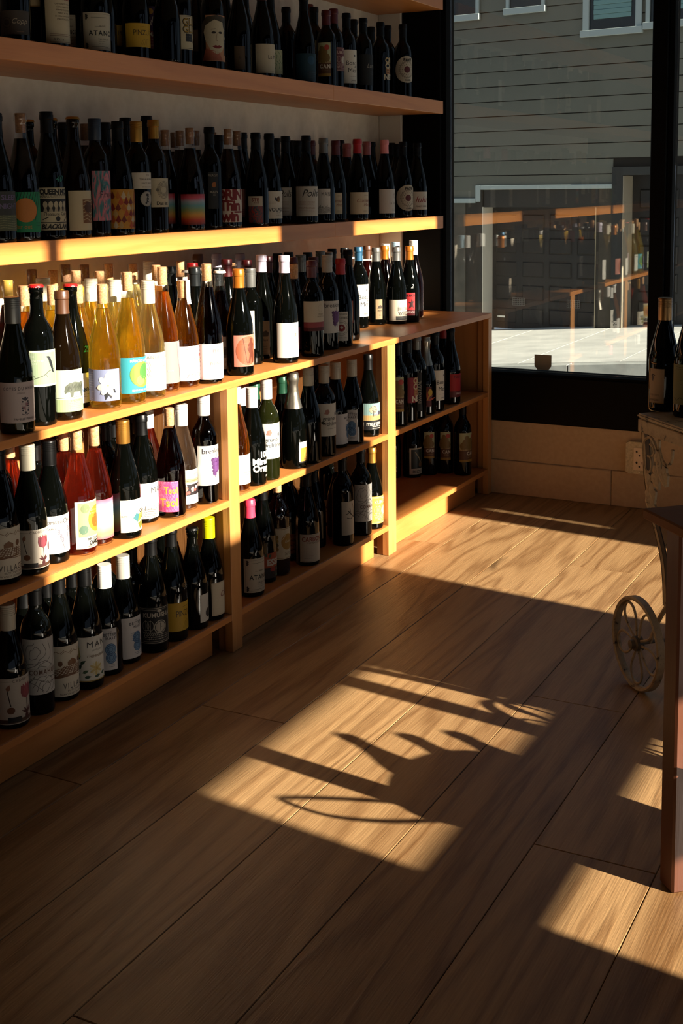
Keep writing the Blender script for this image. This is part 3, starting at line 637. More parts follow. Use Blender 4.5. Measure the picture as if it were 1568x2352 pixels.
    if d == 'pave':
        a.D(0, .5, .50, '#e4d8c0', 1, 36); a.O(0, .5, .30, .012, '#4a3a34', 2); a.D(0, .5, .13, '#6a1c24', 3, 12)
        for ring, n in ((.20, 14), (.26, 20), (.33, 26)):
            for k in range(n): a.D(ring*a.H/a.W*math.cos(2*math.pi*k/n), .5+ring*math.sin(2*math.pi*k/n), .014, '#4a3a34', 2, 6)
        a.T('PAVE', .05, .86, .11, K, 'B', 4); a.T('CABER', .05, .10, .06, K, 'b', 4); return None
    if d == 'sleep':
        a.T('SLEEP', .05, .84, .13, '#7a6a94', 'b'); a.T('NIGHT', .05, .62, .13, '#7a6a94', 'b'); a.R(-1, 0, 1, .4, '#5a6448', 1)
        for k in range(6): a.L([(-1, .04+.06*k), (-.3, .09+.06*k), (.3, .05+.06*k), (1, .1+.06*k)], .018, '#8a9068')
        return '#3c403e'
    if d == 'sun':
        for k in range(-6, 14): a.L([(-1+.16*k, .30), (-.55+.16*k, .99)], .018, '#0e3a2a') if -1 <= -1+.16*k and -.55+.16*k <= 1 else None
        a.D(-.05, .55, .30, '#d98a3a', 3, 30); a.T('far out', -.15, .14, .10, '#c8862e', '', 3); a.N(.5, .8, .16, .22, 2, '#0e3a2a', .014); return '#1f8a5c'
    if d == 'news':
        a.T('QUEEN MOB', .05, .90, .12, K, 'Bt'); a.R(-.9, .83, .9, .84, K); a.R(-.85, .44, .85, .74, '#1c1c1e', 1); a.N(-.85, .85, .77, .80, 2, '#3a3630', .012)
        for k in range(5): a.D(-.55+.28*k, .60, .055, '#cfc4a6', 2, 10, 1.5); a.S(-.55+.28*k, .50, .06, [(-.8, -1), (.8, -1), (.4, .6), (-.4, .6)], '#b8ae94', 2)
        a.T('Pleasure Cafe', .05, .38, .08, K); a.D(.1, .27, .06, '#2a2826'); a.L([(-.7, .25), (-.4, .31)], .02, K); a.L([(.5, .22), (.8, .32)], .02, K); a.R(-.85, .17, .85, .19, K); a.T('BLACKLAMB', .05, .08, .11, K, 'Bi'); return '#c9bfa0'
    if d == 'brownart':
        a.R(-.25, .18, .62, .78, '#8a5a30', 1); a.D(.12, .58, .14, '#5a3418', 3)
        for k in range(6): a.L([(-.23, .26+.09*k), (.0, .30+.09*k), (.3, .22+.1*k), (.6, .30+.09*k)], .020, '#c8b48c', 2)
        a.T('ROCK', .6, .88, .04, '#6a5a44'); a.N(.5, .85, .06, .1, 2, '#8a7a60', .008); return '#cfc2a2'
    if d == 'paint': a.T('Frutto', .1, .52, .13, '#40303a', 'l'); return PAINT
    if d == 'harlequin':
        cs = ('#c87a28', '#8c1f1c', '#d8a03a', '#e0d0b0', '#7a2a1c', '#c85a2a', '#d0b070')
        for i in range(7):
            for j in range(7):
                u = -1+.31*i+(.155 if j % 2 else 0); v = .06+.15*j
                if u-.15 > -1.05 and u+.15 < 1.0 and v < .92: a.poly([((u-.15)*a.W, v*a.H), (u*a.W, (v-.0-.06)*a.H if v > .08 else 0), ((u+.15)*a.W, v*a.H), (u*a.W, min(v+.155, 1)*a.H)], cs[(i*3+j*5) % 7], 1+(j % 2))
        return '#c89030'
    if d == 'terra': a.T('TERRA ALPINA', .15, .58, .11, '#3a3630'); a.T('PINOT GRIGIO', .2, .34, .09, '#5a5650'); a.T('TA', .2, .84, .14, '#5a5248', 'i'); a.N(-.2, .6, .08, .14, 2, '#8a847a', .012); return '#dad4c4'
    if d == 'sketch':
        for k in range(5): a.O(.15, .60, .14+.03*k, .012, '#6a665a', 2, 16, .9+.06*k)
        a.T('Das ist', .05, .13, .12, '#4a4438', 'b'); a.D(-.3, .6, .06, '#8a8474', 1, 8); return '#cfc6aa'
    if d == 'rainbow': return RAIN
    if d == 'rainbow2': return RAIN2
    if d == 'palaz': a.T('PALAZZO', .0, .92, .07, '#b8b0a0'); a.D(.1, .66, .06, '#b8702a', 2, 12, 1.2); a.D(.25, .70, .035, '#b8702a'); a.T('MALV', .1, .46, .07, '#a8a090', 'b'); a.N(-.1, .5, .36, .40, 2, '#8a8478', .012); return '#25282a'
    if d == 'drin':
        for i, t in enumerate(('DRIN', 'Thin', 'win')): a.T(t, -.05, .82-.33*i, .30, '#8c1a1c', 'Bt', 2)
        a.R(-.95, .60, .1, .66, '#8c1a1c', 1); a.R(.2, .28, .9, .33, '#8c1a1c', 1); return '#e0d6c6'
    if d == 'pinkbox':
        a.L([(-.6, .05), (.8, .05), (.8, .93), (-.6, .93), (-.6, .05)], .012, '#8a2a3a')
        for v in (.8, .62, .42): a.O(-.1, v, .06, .01, '#8a2a3a'); a.O(.3, v, .06, .01, '#8a2a3a'); a.L([(-.1, v), (.1, v+.1), (.3, v)], .01, '#8a2a3a')
        a.N(-.4, .6, .12, .25, 3, '#8a2a3a', .018); return '#d89088'
    if d == 'ste': a.R(-1, .62, 1, 1, '#d8cdb8', 1); a.T('STE', .0, .86, .13, '#8a3a2a', 'b'); a.N(-.2, .5, .70, .74, 2, '#8a4a3a', .02); return STE
    if d == 'volado':
        leafshape(a, .1, .62, 1.2, .22, .16, '#6a4a2a', 2); leafshape(a, .1, .62, 2.2, .2, .1, '#2a3038', 2); leafshape(a, .1, .62, .5, .14, .10, '#a8843a', 2); a.T('VOLADO', .15, .32, .13, '#1c2430', 'b'); a.N(0, .4, .12, .2, 2, '#6a665e', .012); a.N(-.5, .0, .56, .6, 2, '#a89a80', .01); return '#dcd5c4'
    if d == 'polls': script(a, 'Polls', .25, .76, .24, K); a.N(-.7, .6, .14, .48, 8, '#a87a70', .010); a.R(-1, .97, 1, .985, '#a8a090'); return '#cfc9bc'
    if d == 'ma':
        a.T('MAN', .35, .78, .17, '#55575c', 'w'); a.N(.2, .6, .55, .6, 2, '#a8a49a', .01)
        for k in range(9): a.L([(-1, .03+.025*k), (-.4, .05+.03*k), (.1, .02+.028*k), (.7, .08+.024*k), (.98, .05+.025*k)], .009+.004*(k % 2), '#55524c')
        for k in range(10): a.L([(-.9+.17*k, .26), (-.87+.17*k, .26+.05*(k % 3))], .02, '#6a665e')
        return '#ece6dc'
    if d == 'combel':
        c = '#8a7a60' if a.H > 9 else '#a05a54'; script(a, 'Combel', .2, .62, .17, c); script(a, 'Mont', .5, .42, .15, c); a.N(.2, .7, .85, .85, 1, '#8a8070', .014); a.N(.1, .6, .10, .14, 2, '#8a8070', .012); a.L([(-.95, .03), (.95, .03), (.95, .97), (-.95, .97), (-.95, .03)], .006, '#b8a888'); return '#dccdb0'
    if d == 'latour': a.O(.45, .72, .06, .012, '#a08a70', 2, 10, 1.5); a.O(.40, .80, .05, .01, '#a08a70', 2, 10); a.T('La Tour', .3, .42, .10, '#7a7064'); a.N(.1, .6, .10, .2, 3, '#a8a090', .01); return '#dcd6ce'
    if d == 'lulu': script(a, 'lulu', .15, .56, .36, '#a01c24'); a.T('PINOT NOIR', .2, .18, .085, '#4a4440', 'b'); return '#dcd5c8'
    if d == 'cotes':
        a.T('CÔTES DU RHÔNE', .12, .84, .075, '#4a4450', 'w'); a.T('RÉSERVE', .1, .73, .035, '#8a7a80')
        a.S(.28, .40, .11, [(-.8, .8), (.8, .8), (.8, -.2), (0, -1), (-.8, -.2)], '#b08084', 2); a.S(.28, .40, .11, [(-.8, .8), (0, .8), (0, 0), (-.8, 0)], '#e0ccc8', 3); a.S(.28, .40, .11, [(0, 0), (.8, 0), (.8, -.2), (0, -1)], '#e0ccc8', 3)
        for s_ in (-1, 1):
            for k in range(5): a.D(.28+s_*(.13+.02*(k % 2)), .30+.055*k, .022, '#4a4650', 2, 8); a.D(.28+s_*.05*k*.6, .55+.012*k, .02, '#4a4650', 2, 8)
        a.D(.28, .60, .035, '#4a4650', 2, 8); a.D(.28, .24, .03, '#4a4650', 2, 8); a.L([(.1, .22), (.28, .18), (.46, .22)], .014, '#4a4650'); a.T('FAMILLE PERRIN', .25, .09, .055, '#4a4650'); return '#d8c6c0'
    if d == 'raven':
        a.R(-.92, .06, .80, .94, '#a9bb98', 1); a.S(.38, .66, .5, [(-.26, .34), (-.12, .36), (.0, .30), (.06, .14), (.16, -.1), (.20, -.36), (.26, -.62), (.16, -.58), (.06, -.34), (-.06, -.06), (-.1, .14), (-.16, .24)], '#23262a', 3)
        a.L([(-.85, .10), (-.45, .22), (.0, .30), (.3, .42), (.6, .46)], .016, '#4a4a40', 2); a.L([(-.4, .22), (-.55, .36)], .01, '#4a4a40', 2); a.L([(.1, .34), (.2, .26)], .01, '#4a4a40', 2); a.T('sauvignon', -.35, .72, .06, '#e8ecd8', 'w'); a.T('blanc', -.5, .64, .06, '#e8ecd8', 'w'); a.T('2019', -.55, .83, .04, '#e8ecd8'); return '#e2e8cc'
    if d == 'buffalo':
        a.R(-1, 0, 1, .30, '#c4dba0', 1); a.S(.2, .52, .5, [(-.6, -.02), (-.54, .2), (-.36, .34), (-.1, .38), (.2, .32), (.44, .36), (.52, .22), (.5, .0), (.44, -.18), (.4, -.34), (.32, -.34), (.28, -.12), (-.14, -.1), (-.2, -.34), (-.3, -.34), (-.34, -.1), (-.5, -.12), (-.58, -.2)], '#6a7060', 2)
        for k in range(16): a.L([(-.25+.06*k, .50+.03*(k % 3)), (-.22+.06*k, .60+.02*(k % 4))], .008, '#3a3e34', 3)
        a.L([(-.9, .33), (.95, .35)], .008, '#5a6050'); a.T('THE YARD', .2, .26, .05, '#7a8068'); a.N(-.2, .7, .08, .20, 4, '#98a880', .008); return '#dde8c4'
    if d == 'bluewave':
        for k in range(5): a.L([(-.9+.2*k, .38), (-.6+.2*k, .50), (-.4+.2*k, .38), (-.1+.2*k, .48)], .022, '#3a5a80')
        a.N(-.3, .7, .20, .28, 2, '#7a8aa0', .012); return '#eceff0'
    if d == 'flower':
        q_ = a.H/a.W
        for an, ln in ((3.9, .36), (4.5, .44), (4.95, .40), (5.6, .34)): leafshape(a, .30, .46, an, ln, .17, '#2a2c30', 2)
        for k, (an, ln) in enumerate(((1.55, .42), (.75, .36), (2.4, .36), (3.35, .36), (-.15, .34), (4.1, .34), (5.1, .34))): a.D(.30+q_*ln*.5*math.cos(an), .49+ln*.5*math.sin(an), ln*.5, ('#f6f4ea', '#e9e6d8')[k % 2], 3+(k % 2), 16, .56, an)
        a.D(.30, .49, .03, '#c8b888', 5, 10); a.N(-.93, -.45, .30, .90, 9, '#d8dcea', .012); a.T('Lucy', .84, .56, .08, '#f0eef0', 'i'); a.N(-.95, -.5, .07, .07, 1, '#d8dcea', .01); return '#8c94b4'
    if d == 'island':
        a.D(.15, .52, .38, '#8fb44a', 2, 24, .95); a.D(.35, .58, .20, '#5a9a4a', 3, 18, 1.2); a.D(.05, .36, .14, '#a8c86a', 3, 14); a.T('MÁRCIO LOPES', .1, .90, .07, '#eaf4ea', 'b'); a.T('SEM NOME BRANCO', .15, .08, .05, '#eaf4ea', 'b')
        for k in range(4): a.D(.0+.14*k, .44-.06*(k % 2), .022, '#e8d86a', 4, 6)
        return '#3fa8b4'
    if d == 'angel':
        a.T('ANGELONI', .15, .88, .085, '#9a968a', 'w')
        for k in range(8): a.O(-.5+.06*(k % 3), .74-.05*k, .03, .008, '#a8a498', 1, 8)
        a.T('Chasselas', .25, .64, .06, '#b0ac9e', 'i'); a.N(-.2, .5, .46, .52, 2, '#c0bcae', .01); a.N(-.6, .7, .08, .2, 3, '#ccc8ba', .008); return '#eef0de'
    if d == 'torso': a.S(.35, .5, 1, [(-.10, .46), (.06, .47), (.12, .38), (.10, .2), (.14, 0), (.18, -.2), (.16, -.46), (.04, -.46), (.0, -.2), (-.06, -.05), (-.10, .15)], '#d8b0b4', 2); a.L([(.25, .9), (.22, .6), (.35, .3), (.4, .1)], .012, '#a87a80', 3); a.T('Pinot', -.4, .3, .05, '#d0d0ce'); return '#94948f'
    if d == 'bear':
        a.S(.15, .36, .5, [(-.5, -.6), (-.3, -.62), (-.1, -.3), (.1, -.3), (.3, -.62), (.5, -.6), (.4, -.2), (.5, .1), (.3, .3), (.1, .42), (-.25, .4), (-.45, .2), (-.3, -.1)], '#b9bab8', 2); a.D(.1, .66, .14, '#a8cfc4', 3, 14, .8); a.D(.32, .72, .05, '#b04a4a', 4, 10); a.D(.0, .80, .05, '#a8cfc4', 3, 10, 1.6); a.S(.42, .56, .1, [(-.4, .1), (.6, .3), (.5, -.3), (-.4, -.2)], '#e0a050', 4)
        for k in range(6): a.L([(-.6+.22*k, .1), (-.5+.2*k, .2+.03*(k % 2))], .012, '#8a8a88', 3)
        a.T('Pale', -.6, .92, .04, '#a0a09a'); return '#eeeae0'
    if d == 'pfan':
        a.R(-1, 0, -.62, 1, '#d8b4b0', 1)
        for k in range(9): a.D(-.8, .06+.11*k, .03, '#c08a8c', 2, 8)
        a.T('PER', .2, .80, .09, '#c08a88'); a.T('PHANIE', .2, .44, .075, '#b89a88'); a.N(-.2, .6, .12, .3, 4, '#d8ccb8', .01); return '#f0ebdc'
    if d == 'whiterose': a.D(.2, .52, .22, '#9a9490', 2, 18, .8); a.D(.2, .52, .12, '#6a6664', 3, 14, .8); a.T('OCTUM', .2, .84, .08, '#a09a98'); a.T('Vi', .2, .22, .1, '#a8a4b0', 'i'); a.T('AT 2020', .2, .07, .06, '#8a8a98'); return '#f0ece8'
    if d == 'warrior':
        a.D(-.1, .5, .42, '#c86a48', 1, 24, 1.1); a.S(.1, .5, .5, [(-.25, -.8), (-.12, -.2), (-.3, .1), (-.2, .45), (-.08, .55), (-.1, .8), (.1, .8), (.1, .55), (.28, .4), (.2, .1), (.3, -.3), (.2, -.8), (.05, -.8), (.0, -.35), (-.1, -.8)], '#7a3a24', 2); a.L([(-.45, .9), (-.2, .1)], .016, '#6a3a24', 3); return '#d88a74'
    if d == 'whitetall': a.N(-.3, .6, .5, .72, 4, '#c8c4bc', .012); a.T('MAISON', .4, .40, .05, '#9a968e'); a.T('BLANC', .4, .32, .05, '#9a968e'); a.N(0, .7, .1, .16, 2, '#c8c4bc', .01); return '#ece8dc'
    if d == 'tan': a.T('Alaya', .1, .44, .07, K, 'i'); a.S(.2, .62, .2, [(-.6, -.4), (.5, -.4), (.7, .1), (.2, .5), (-.3, .3)], '#4a3a28'); a.N(-.1, .6, .10, .32, 4, '#5a4a38', .012); return '#a48c68'
    if d == 'grapes':
        for k in range(14): a.L([(.15+.05*(k % 5), .58+.03*(k//3)), (.28+.04*(k % 4), .66+.02*(k % 3))], .010, '#9a988e')
        a.T('DOMAINE', .25, .90, .035, '#8a887e'); a.T('Corail', .2, .42, .05, '#b0aca0', 'i'); a.N(0, .6, .12, .28, 3, '#c0bcb0', .008); return '#edeade'
    if d == 'tsol': a.T('Tsol', .35, .70, .21, '#f0c848', 'b'); a.T('Tsol', .15, .30, .26, '#f0c848', 'b'); return TSOL
    if d == 'mossa': a.R(-1, .12, 1, .30, '#a84a50', 1); a.T('MOSSA', .35, .56, .05, '#6a5a4a'); a.T('MOSCATO', .35, .48, .045, '#6a5a4a'); a.O(.3, .76, .1, .008, '#c8bca4', 2, 12, 1.2); a.R(-1, 0, 1, .12, '#5a1218', 2); return '#d8ccb4'
    if d == 'breaking':
        a.T('breaking', .05, .86, .13, '#2a2430')
        for k in range(26):
            rr = random.Random(k); i = k % 6; a.D(.25+.11*(i-2.5)*(1-.10*(k//6)), .62-.085*(k//6)+rr.uniform(-.02, .02), .055, ('#5a2a64', '#6a3a78', '#7a4a8a')[k % 3], 2+k % 3, 9)
        for k in range(5): a.L([(.05+.1*k, .34), (.05+.1*k, .22-.04*(k % 2))], .014, '#5a2a64')
        a.L([(.25, .68), (.28, .78)], .014, '#4a4a30', 3); a.T('et vigne', .45, .05, .035, '#8a8488'); return '#e9e4da'
    if d == 'agram':
        a.T('Domaine', .15, .92, .07, '#4a4440'); a.T("l'Agramant", .0, .80, .12, '#2a2624')
        for r in (.20, .25): a.O(.05, .44, r, .012, '#8a8680', 2)
        a.D(.05, .44, .13, '#9c2024', 3, 16, .9); a.D(.08, .46, .05, '#e0d8c8', 4, 8); a.T('Cuvée rosy', .15, .11, .05, '#4a4440'); return '#e4ddd0'
    if d == 'redbox':
        a.L([(-.9, .04), (.9, .04), (.9, .96), (-.9, .96), (-.9, .04)], .02, '#d8a090')
        for k in range(5): a.O(-.2+.2*(k % 3), .3+.12*k, .08, .014, '#d8a090')
        return '#8a2028'
    if d == 'broma': a.O(.5, .55, .45, .008, '#a89a88', 1, 24); a.T('BROMA', .35, .56, .15, '#8a8680', 'B', 2); a.T('BROMA', .35, .56, .14, '#d8ccb8', 'l', 4); a.T('WINES', .35, .36, .15, '#5a5854', 'B', 2); a.T('WINES', .35, .36, .135, '#d8ccb8', 'l', 4); a.R(-.4, .03, .9, .22, '#55534e', 1); a.R(.35, .245, .8, .28, K, 1); return '#dacab2'
    if d == 'folk': a.R(-1, 0, 1, .26, '#6a1014', 1); a.T('FOLK MACH', .1, .87, .10, '#4a0c10', 'b'); a.S(.35, .52, .24, [(-.4, -.9), (-.2, .0), (-.5, .3), (0, .3), (.1, .9), (.3, .4), (.6, .5), (.3, .0), (.5, -.9), (.2, -.5)], '#3a0a0c', 2); a.T('PINOT NOIR', .2, .14, .085, '#e0c8c0', 'b'); return '#b02024'
    if d == 'blackswirl': a.L([(-.6, .9), (.2, .7), (.5, .6), (.3, .5), (-.4, .5)], .05, K); a.L([(-.4, .4), (.6, .55)], .04, K); a.N(-.4, .6, .1, .36, 5, '#6a6250', .02); return '#d8cdac'
    if d == 'village':
        for k in range(9): a.L([(-1+.02*k, .34+.004*k), (-.7+.17*k, .44), (-.3+.12*k, .60)], .016+.006*(k % 2), '#7a5030')
        for k in range(6): a.L([(-.98, .36+.03*k), (-.2, .42+.034*k), (.95, .38+.036*k)], .012, '#8a5c34', 2)
        a.S(.1, .66, .12, [(-.8, -.4), (.8, -.4), (.8, .2), (0, .7), (-.8, .2)], '#8a5c34', 3); a.D(-.5, .66, .05, '#7a5030', 2, 9, 1.1); a.D(.6, .68, .06, '#7a5030', 2, 9)
        for k in range(4): a.L([(-.9+.45*k, .84), (-.7+.45*k, .90), (-.5+.45*k, .86), (-.3+.4*k, .92)], .010, '#8a6a4a')
        a.T('VILLAGE', .28, .20, .115, '#3a332e', 'w'); a.T('BUTTONWOOD', .35, .11, .04, '#5a5048'); a.T('NAPA VALLEY SAUVIGNON', .2, .045, .036, '#5a5048'); return '#ddd2bc'
    if d == 'tulip':
        a.T('CADRE', .0, .93, .06, '#5a4a40', 'w'); a.R(-.9, .93, -.35, .936, '#5a4a40'); a.R(.35, .93, .9, .936, '#5a4a40'); tulip(a, .36, .50, 1.0); a.D(-.45, .30, .085, '#7a4a24', 2, 14, .9); a.L([(-.6, .75), (-.5, .5), (-.45, .4)], .02, '#3a2a20'); leafshape(a, -.6, .72, 1.2, .16, .09, '#9a6a50', 2)
        a.R(-1, 0, 1, .10, '#5a3a28', 1); a.R(-.6, .04, .05, .15, '#1c1614', 2); a.D(.8, .5, .05, '#6a2a24', 2, 10, 2.2); a.R(-1, 0, 1, .02, '#cfc4b0', 3); return '#cbbfae'
    if d == 'domaine':
        a.T('DOMAINE', -.45, .82, .085, '#8a8684'); a.O(.18, .84, .06, .02, '#6a6664'); a.T('GUIL', .5, .83, .07, '#8a8684'); a.T('(BLANC)', -.6, .66, .05, '#a09c98')
        for u, v, an in ((-.2, .52, 2.2), (.0, .30, 1.0), (.3, .40, .9), (-.1, .40, 1.9), (.4, .56, 1.3)):
            a.L([(.1, .08), (u, v)], .008, '#8a8890')
            for k in range(5): a.D(u+.03*(k % 2), v+.025*k, .022, '#8c8a96', 2, 8)
        return '#d6d2cc'
    if d == 'chard': a.R(-.85, .25, .85, .97, '#d8c488', 1); a.D(.25, .60, .26, '#d89a30', 2, 20, 1.1); a.D(.2, .56, .15, '#b86a1c', 3, 14); a.D(-.5, .85, .1, '#8a9a6a', 2, 10); a.D(-.6, .4, .1, '#6a8a70', 2, 10); a.T('MILES GARRETT', .2, .19, .05, K, 'b'); a.T('CHARDONNAY', .35, .105, .085, K, 'B'); a.T('WILLAMETTE VALLEY', .15, .035, .035, '#4a4440'); return '#e8dfc4'
    if d == 'oui':
        a.T('OUI', .35, .60, .12, '#2a2824', 'b'); a.D(.25, .66, .14, '#d8d4c4', 1); a.S(.1, .34, .30, [(-.9, .3), (-.5, .75), (-.1, .6), (-.35, -.2)], '#4a8a90', 2); a.S(.1, .34, .30, [(-.35, -.2), (-.1, .6), (.5, .1)], '#98a04a', 2); a.S(.1, .34, .30, [(-.1, .6), (.7, .8), (.5, .1)], '#c8b45a', 3); a.S(.1, .34, .30, [(.5, .1), (.7, .8), (.9, .0)], '#4a3a34', 3); a.S(.1, .30, .30, [(-.3, -.2), (.5, .05), (.6, -.6), (.0, -.8)], '#8a8c3a', 2); a.T('BLANC', -.78, .5, .05, '#8a8478'); return '#eae4cc'
    if d == 'esprit':
        a.R(-1, .62, 1, .74, '#c8b888', 1); a.T('ESPRIT', .3, .87, .09, '#8a867e', 'w')
        for k in range(24): a.D(-.95+.08*k, .68, .016, '#8a7a50', 2, 6)
        a.R(-1, .26, 1, .58, '#2a2022', 1)
        for k in range(14): rr = random.Random(k); a.D(rr.uniform(-.9, .9), rr.uniform(.30, .54), .05, ('#d8a8a0', '#c86a60', '#e8d8c8')[k % 3], 2, 9)
        a.N(-.3, .8, .08, .16, 2, '#a8a298', .014); return '#eeeade'
    if d == 'comahue': contour(a, '#6a6660'); contour(a, '#6a6660', 6, .3, .12, .07); a.R(-1, .33, 1, .48, '#cfcac0', 3); a.T('COMAHUE', .2, .40, .085, '#6a4a34', 'bw', 5); a.N(.5, .9, .20, .28, 2, '#5a544c', .012); return '#cfcac0'
    if d == 'man':
        a.T('MAN', .30, .82, .14, '#2a2c30', 'w'); a.T('CHENIN BLANC', .35, .56, .055, '#8a6a40'); a.N(.0, .6, .68, .70, 2, '#8a8680', .008)
        for k in range(12): a.D(.2+a.H/a.W*.085*math.cos(.52*k), .28+.085*math.sin(.52*k), .075, '#d8c078' if k % 2 else '#ece0b4', 3+k % 2, 12, .36, .52*k)
        a.D(.2, .28, .045, '#c8a040', 4, 10)
        for u, v, an in ((-.7, .5, 1.2), (-.75, .4, 2.2), (-.6, .4, .6), (-.7, .28, 1.0), (-.8, .2, 2.0), (-.5, .2, .4), (-.4, .1, .1), (-.7, .1, 1.6), (.5, .12, .3), (.1, .1, .1)): leafshape(a, u, v, an, .15, .07, ('#3a5a40', '#4a6a4c', '#2a4a38')[int(v*50) % 3], 2)
        for k in range(5): a.D(-.68, .60+.05*k, .05-.006*k, '#c8b860', 3, 8)
        a.R(-1, 0, 1, .025, '#b89a50', 2); return '#e0dccf'
    if d == 'better':
        a.T('THE', .25, .92, .035, '#55565c'); a.T('BETTER', .25, .85, .065, '#3a3c44', 'bw'); a.T('HALF', .35, .765, .065, '#3a3c44', 'bw'); a.D(.30, .50, .125, '#7aa4c8', 1, 20, 1.1); a.D(.34, .30, .125, '#7aa4c8', 1, 20, 1.1)
        for r in (.05, .09, .125): a.O(.30, .50, r, .012, '#2c5a88', 3, 18, 1.1); a.O(.34, .30, r, .012, '#2c5a88', 3, 18, 1.1)
        for k in range(5): a.L([(-.05, .44+.045*k), (.2, .44+.045*k)], .009, '#2c5a88', 3)
        a.N(.1, .7, .08, .12, 2, '#7a7a80', .010); return '#dcd8d4'
    if d == 'lenta': a.T('LENTA', .3, .86, .13, '#4a4844', 'w'); a.N(-.4, .8, .52, .70, 6, '#8a8680', .010); a.D(-.35, .30, .17, '#3a3836', 2, 22); a.N(.0, .7, .12, .2, 3, '#a09c94', .01); a.T('BIANCO', .5, .36, .05, '#8a8680'); return '#d8d2c4'
    if d == 'mirac': a.T('100%', .25, .88, .22, '#eeeae0', 'B'); a.T('Miracle', .05, .62, .24, '#eeeae0', 'B'); a.T('Orange', .1, .36, .24, '#eeeae0', 'B'); a.N(.1, .7, .16, .2, 1, '#d8d4c8', .03); a.N(.2, .6, .02, .06, 2, '#d8d4c8', .02); return None
    if d == 'gruner':
        a.T('grüner', .0, .54, .125, '#3a3a3c'); a.T('veltliner', .18, .38, .12, '#3a3a3c'); a.S(-.25, .74, .11, [(-.8, -.5), (-.4, .6), (.4, .8), (.8, .0), (.3, -.7)], '#c08878'); a.S(.55, .66, .10, [(-.5, -.6), (-.6, .4), (.3, .9), (.6, -.2)], '#7a7c80'); a.S(-.55, .40, .1, [(-.9, .3), (.0, .6), (.8, .0), (.2, -.5)], '#4a4838'); a.N(-.2, .6, .22, .22, 1, '#a8a49a', .012); return '#eae6d6'
    if d == 'lady': a.R(-1, 0, 1, .3, '#5a9a78', 1); a.D(-.2, .82, .12, '#3a3a3c', 2, 12); a.D(-.1, .42, .20, '#efe4d0', 2, 14, .8); a.S(-.1, .44, .1, [(-.8, .3), (.8, .3), (.5, -.2), (-.5, -.2)], '#c83a34', 4); return '#d8dcd0'
    if d == 'seibo': a.R(-.9, .06, .9, .72, '#e09a34', 1); a.R(-1, .0, 1, .07, K, 2); a.T('SEI BOLLE', .2, .85, .13, '#5a3a8a', 'B'); a.D(-.3, .40, .28, '#e8b050', 2, 20); a.D(.55, .35, .15, '#c05a6a', 3, 14, 1.3)
    if d == 'seibo':
        for k in range(7): a.D(-.6+.2*k, .18+.13*(k % 4), .03, '#efe8d8' if k % 2 else '#7a5aa0', 4, 8)
        return '#efe8da'
    if d == 'margins':
        a.R(-1, .40, 1, 1, '#8fb0aa', 1); a.R(-1, .36, 1, .55, '#c8a468', 2); a.D(.1, .76, .17, '#b8b090', 3, 16, .8)
        for k in range(14): a.D(.1+.3*math.cos(k*1.1)*(.4+.04*k), .76+.13*math.sin(k*1.7), .018, '#5a4a40', 4, 6)
        a.L([(.1, .52), (.1, .72)], .025, '#3a2a24', 4); a.D(.35, .56, .07, '#c88a98', 4, 12, .6); a.D(.65, .62, .08, '#4a4450', 4, 10); a.T('margins', .25, .24, .16, '#ded6c4', 'b'); a.N(.0, .8, .04, .11, 2, '#c8c0b0', .025); return '#0d0e10'
    if d == 'essie': a.T('ESSIE', .05, .62, .24, '#e8dcc8', 'B', 3); leafshape(a, -.4, .82, 1.0, .2, .1, '#3a5a3c', 2); leafshape(a, -.5, .86, 2.2, .2, .1, '#3a5a3c', 2); a.R(-1, 0, 1, .42, '#1c1a1a', 1); a.D(-.1, .34, .14, '#a8342c', 2, 12, .6); a.T('Noir', .4, .30, .09, '#c8b8a0', 'i'); a.D(.3, .08, .1, '#4a8a6a', 2, 10, .4); return '#b0502c'
    if d == 'goldornate':
        a.L([(-.93, .03), (.93, .03), (.93, .97), (-.93, .97), (-.93, .03)], .012, '#8a6a28'); a.D(.35, .55, .24, '#b88a30', 2, 16, 1.1)
        for k in range(18): a.D(-.8+.12*(k % 4), .30+.13*(k//4)+.03*(k % 2), .05, ('#9a7428', '#6a5a38', '#b08c40')[k % 3], 2, 7, 1.4)
        a.T('7', .0, .72, .2, '#e8d8a8', 'i', 4); a.T('Estate', .4, .56, .08, '#efe4c4', 'i', 4); a.N(.1, .8, .12, .2, 3, '#6a5a38', .012); return '#d8ccac'
    if d == 'redbrown':
        for k in range(6): a.L([(-1, .3+.1*k), (-.3, .36+.1*k), (.3, .28+.11*k), (1, .36+.1*k)], .03, ('#5a2418', '#c07048')[k % 2])
        a.T('GRUNG', .2, .44, .15, '#4a1a12', 'b', 3); a.R(-1, 0, 1, .18, '#161312', 1); a.T('CUVEE NOIR', .2, .08, .07, '#c8b8a0', '', 3); return '#9a4a2c'
    if d == 'carbon': a.T('CARBONIC', .05, .82, .16, '#a8503c', 'b'); a.T('WOVEN STUDY', .05, .69, .065, '#6a5a50'); a.N(-.7, -.1, .14, .22, 2, '#8a8076', .012); a.L([(-.95, .03), (.95, .03), (.95, .97), (-.95, .97), (-.95, .03)], .008, '#a89a84'); return '#d2c8b2'
    if d == 'antler':
        a.L([(.55, .02), (.5, .3), (.35, .48), (.1, .52), (-.25, .62), (-.5, .72)], .03, '#3a342e')
        for p in (((.35, .48), (.45, .75), (.3, .9)), ((.1, .52), (.05, .78), (-.05, .92)), ((-.25, .62), (-.35, .8)), ((.0, .53), (-.3, .48), (-.6, .52)), ((.5, .3), (.75, .5), (.8, .7)), ((.45, .6), (.6, .82)), ((.1, .54), (.25, .72)), ((-.4, .66), (-.7, .62))): a.L(p, .018, '#3a342e', 2)
        a.L([(.1, .08), (.5, .12), (.9, .06)], .012, '#3a342e'); return '#cfc6b2'
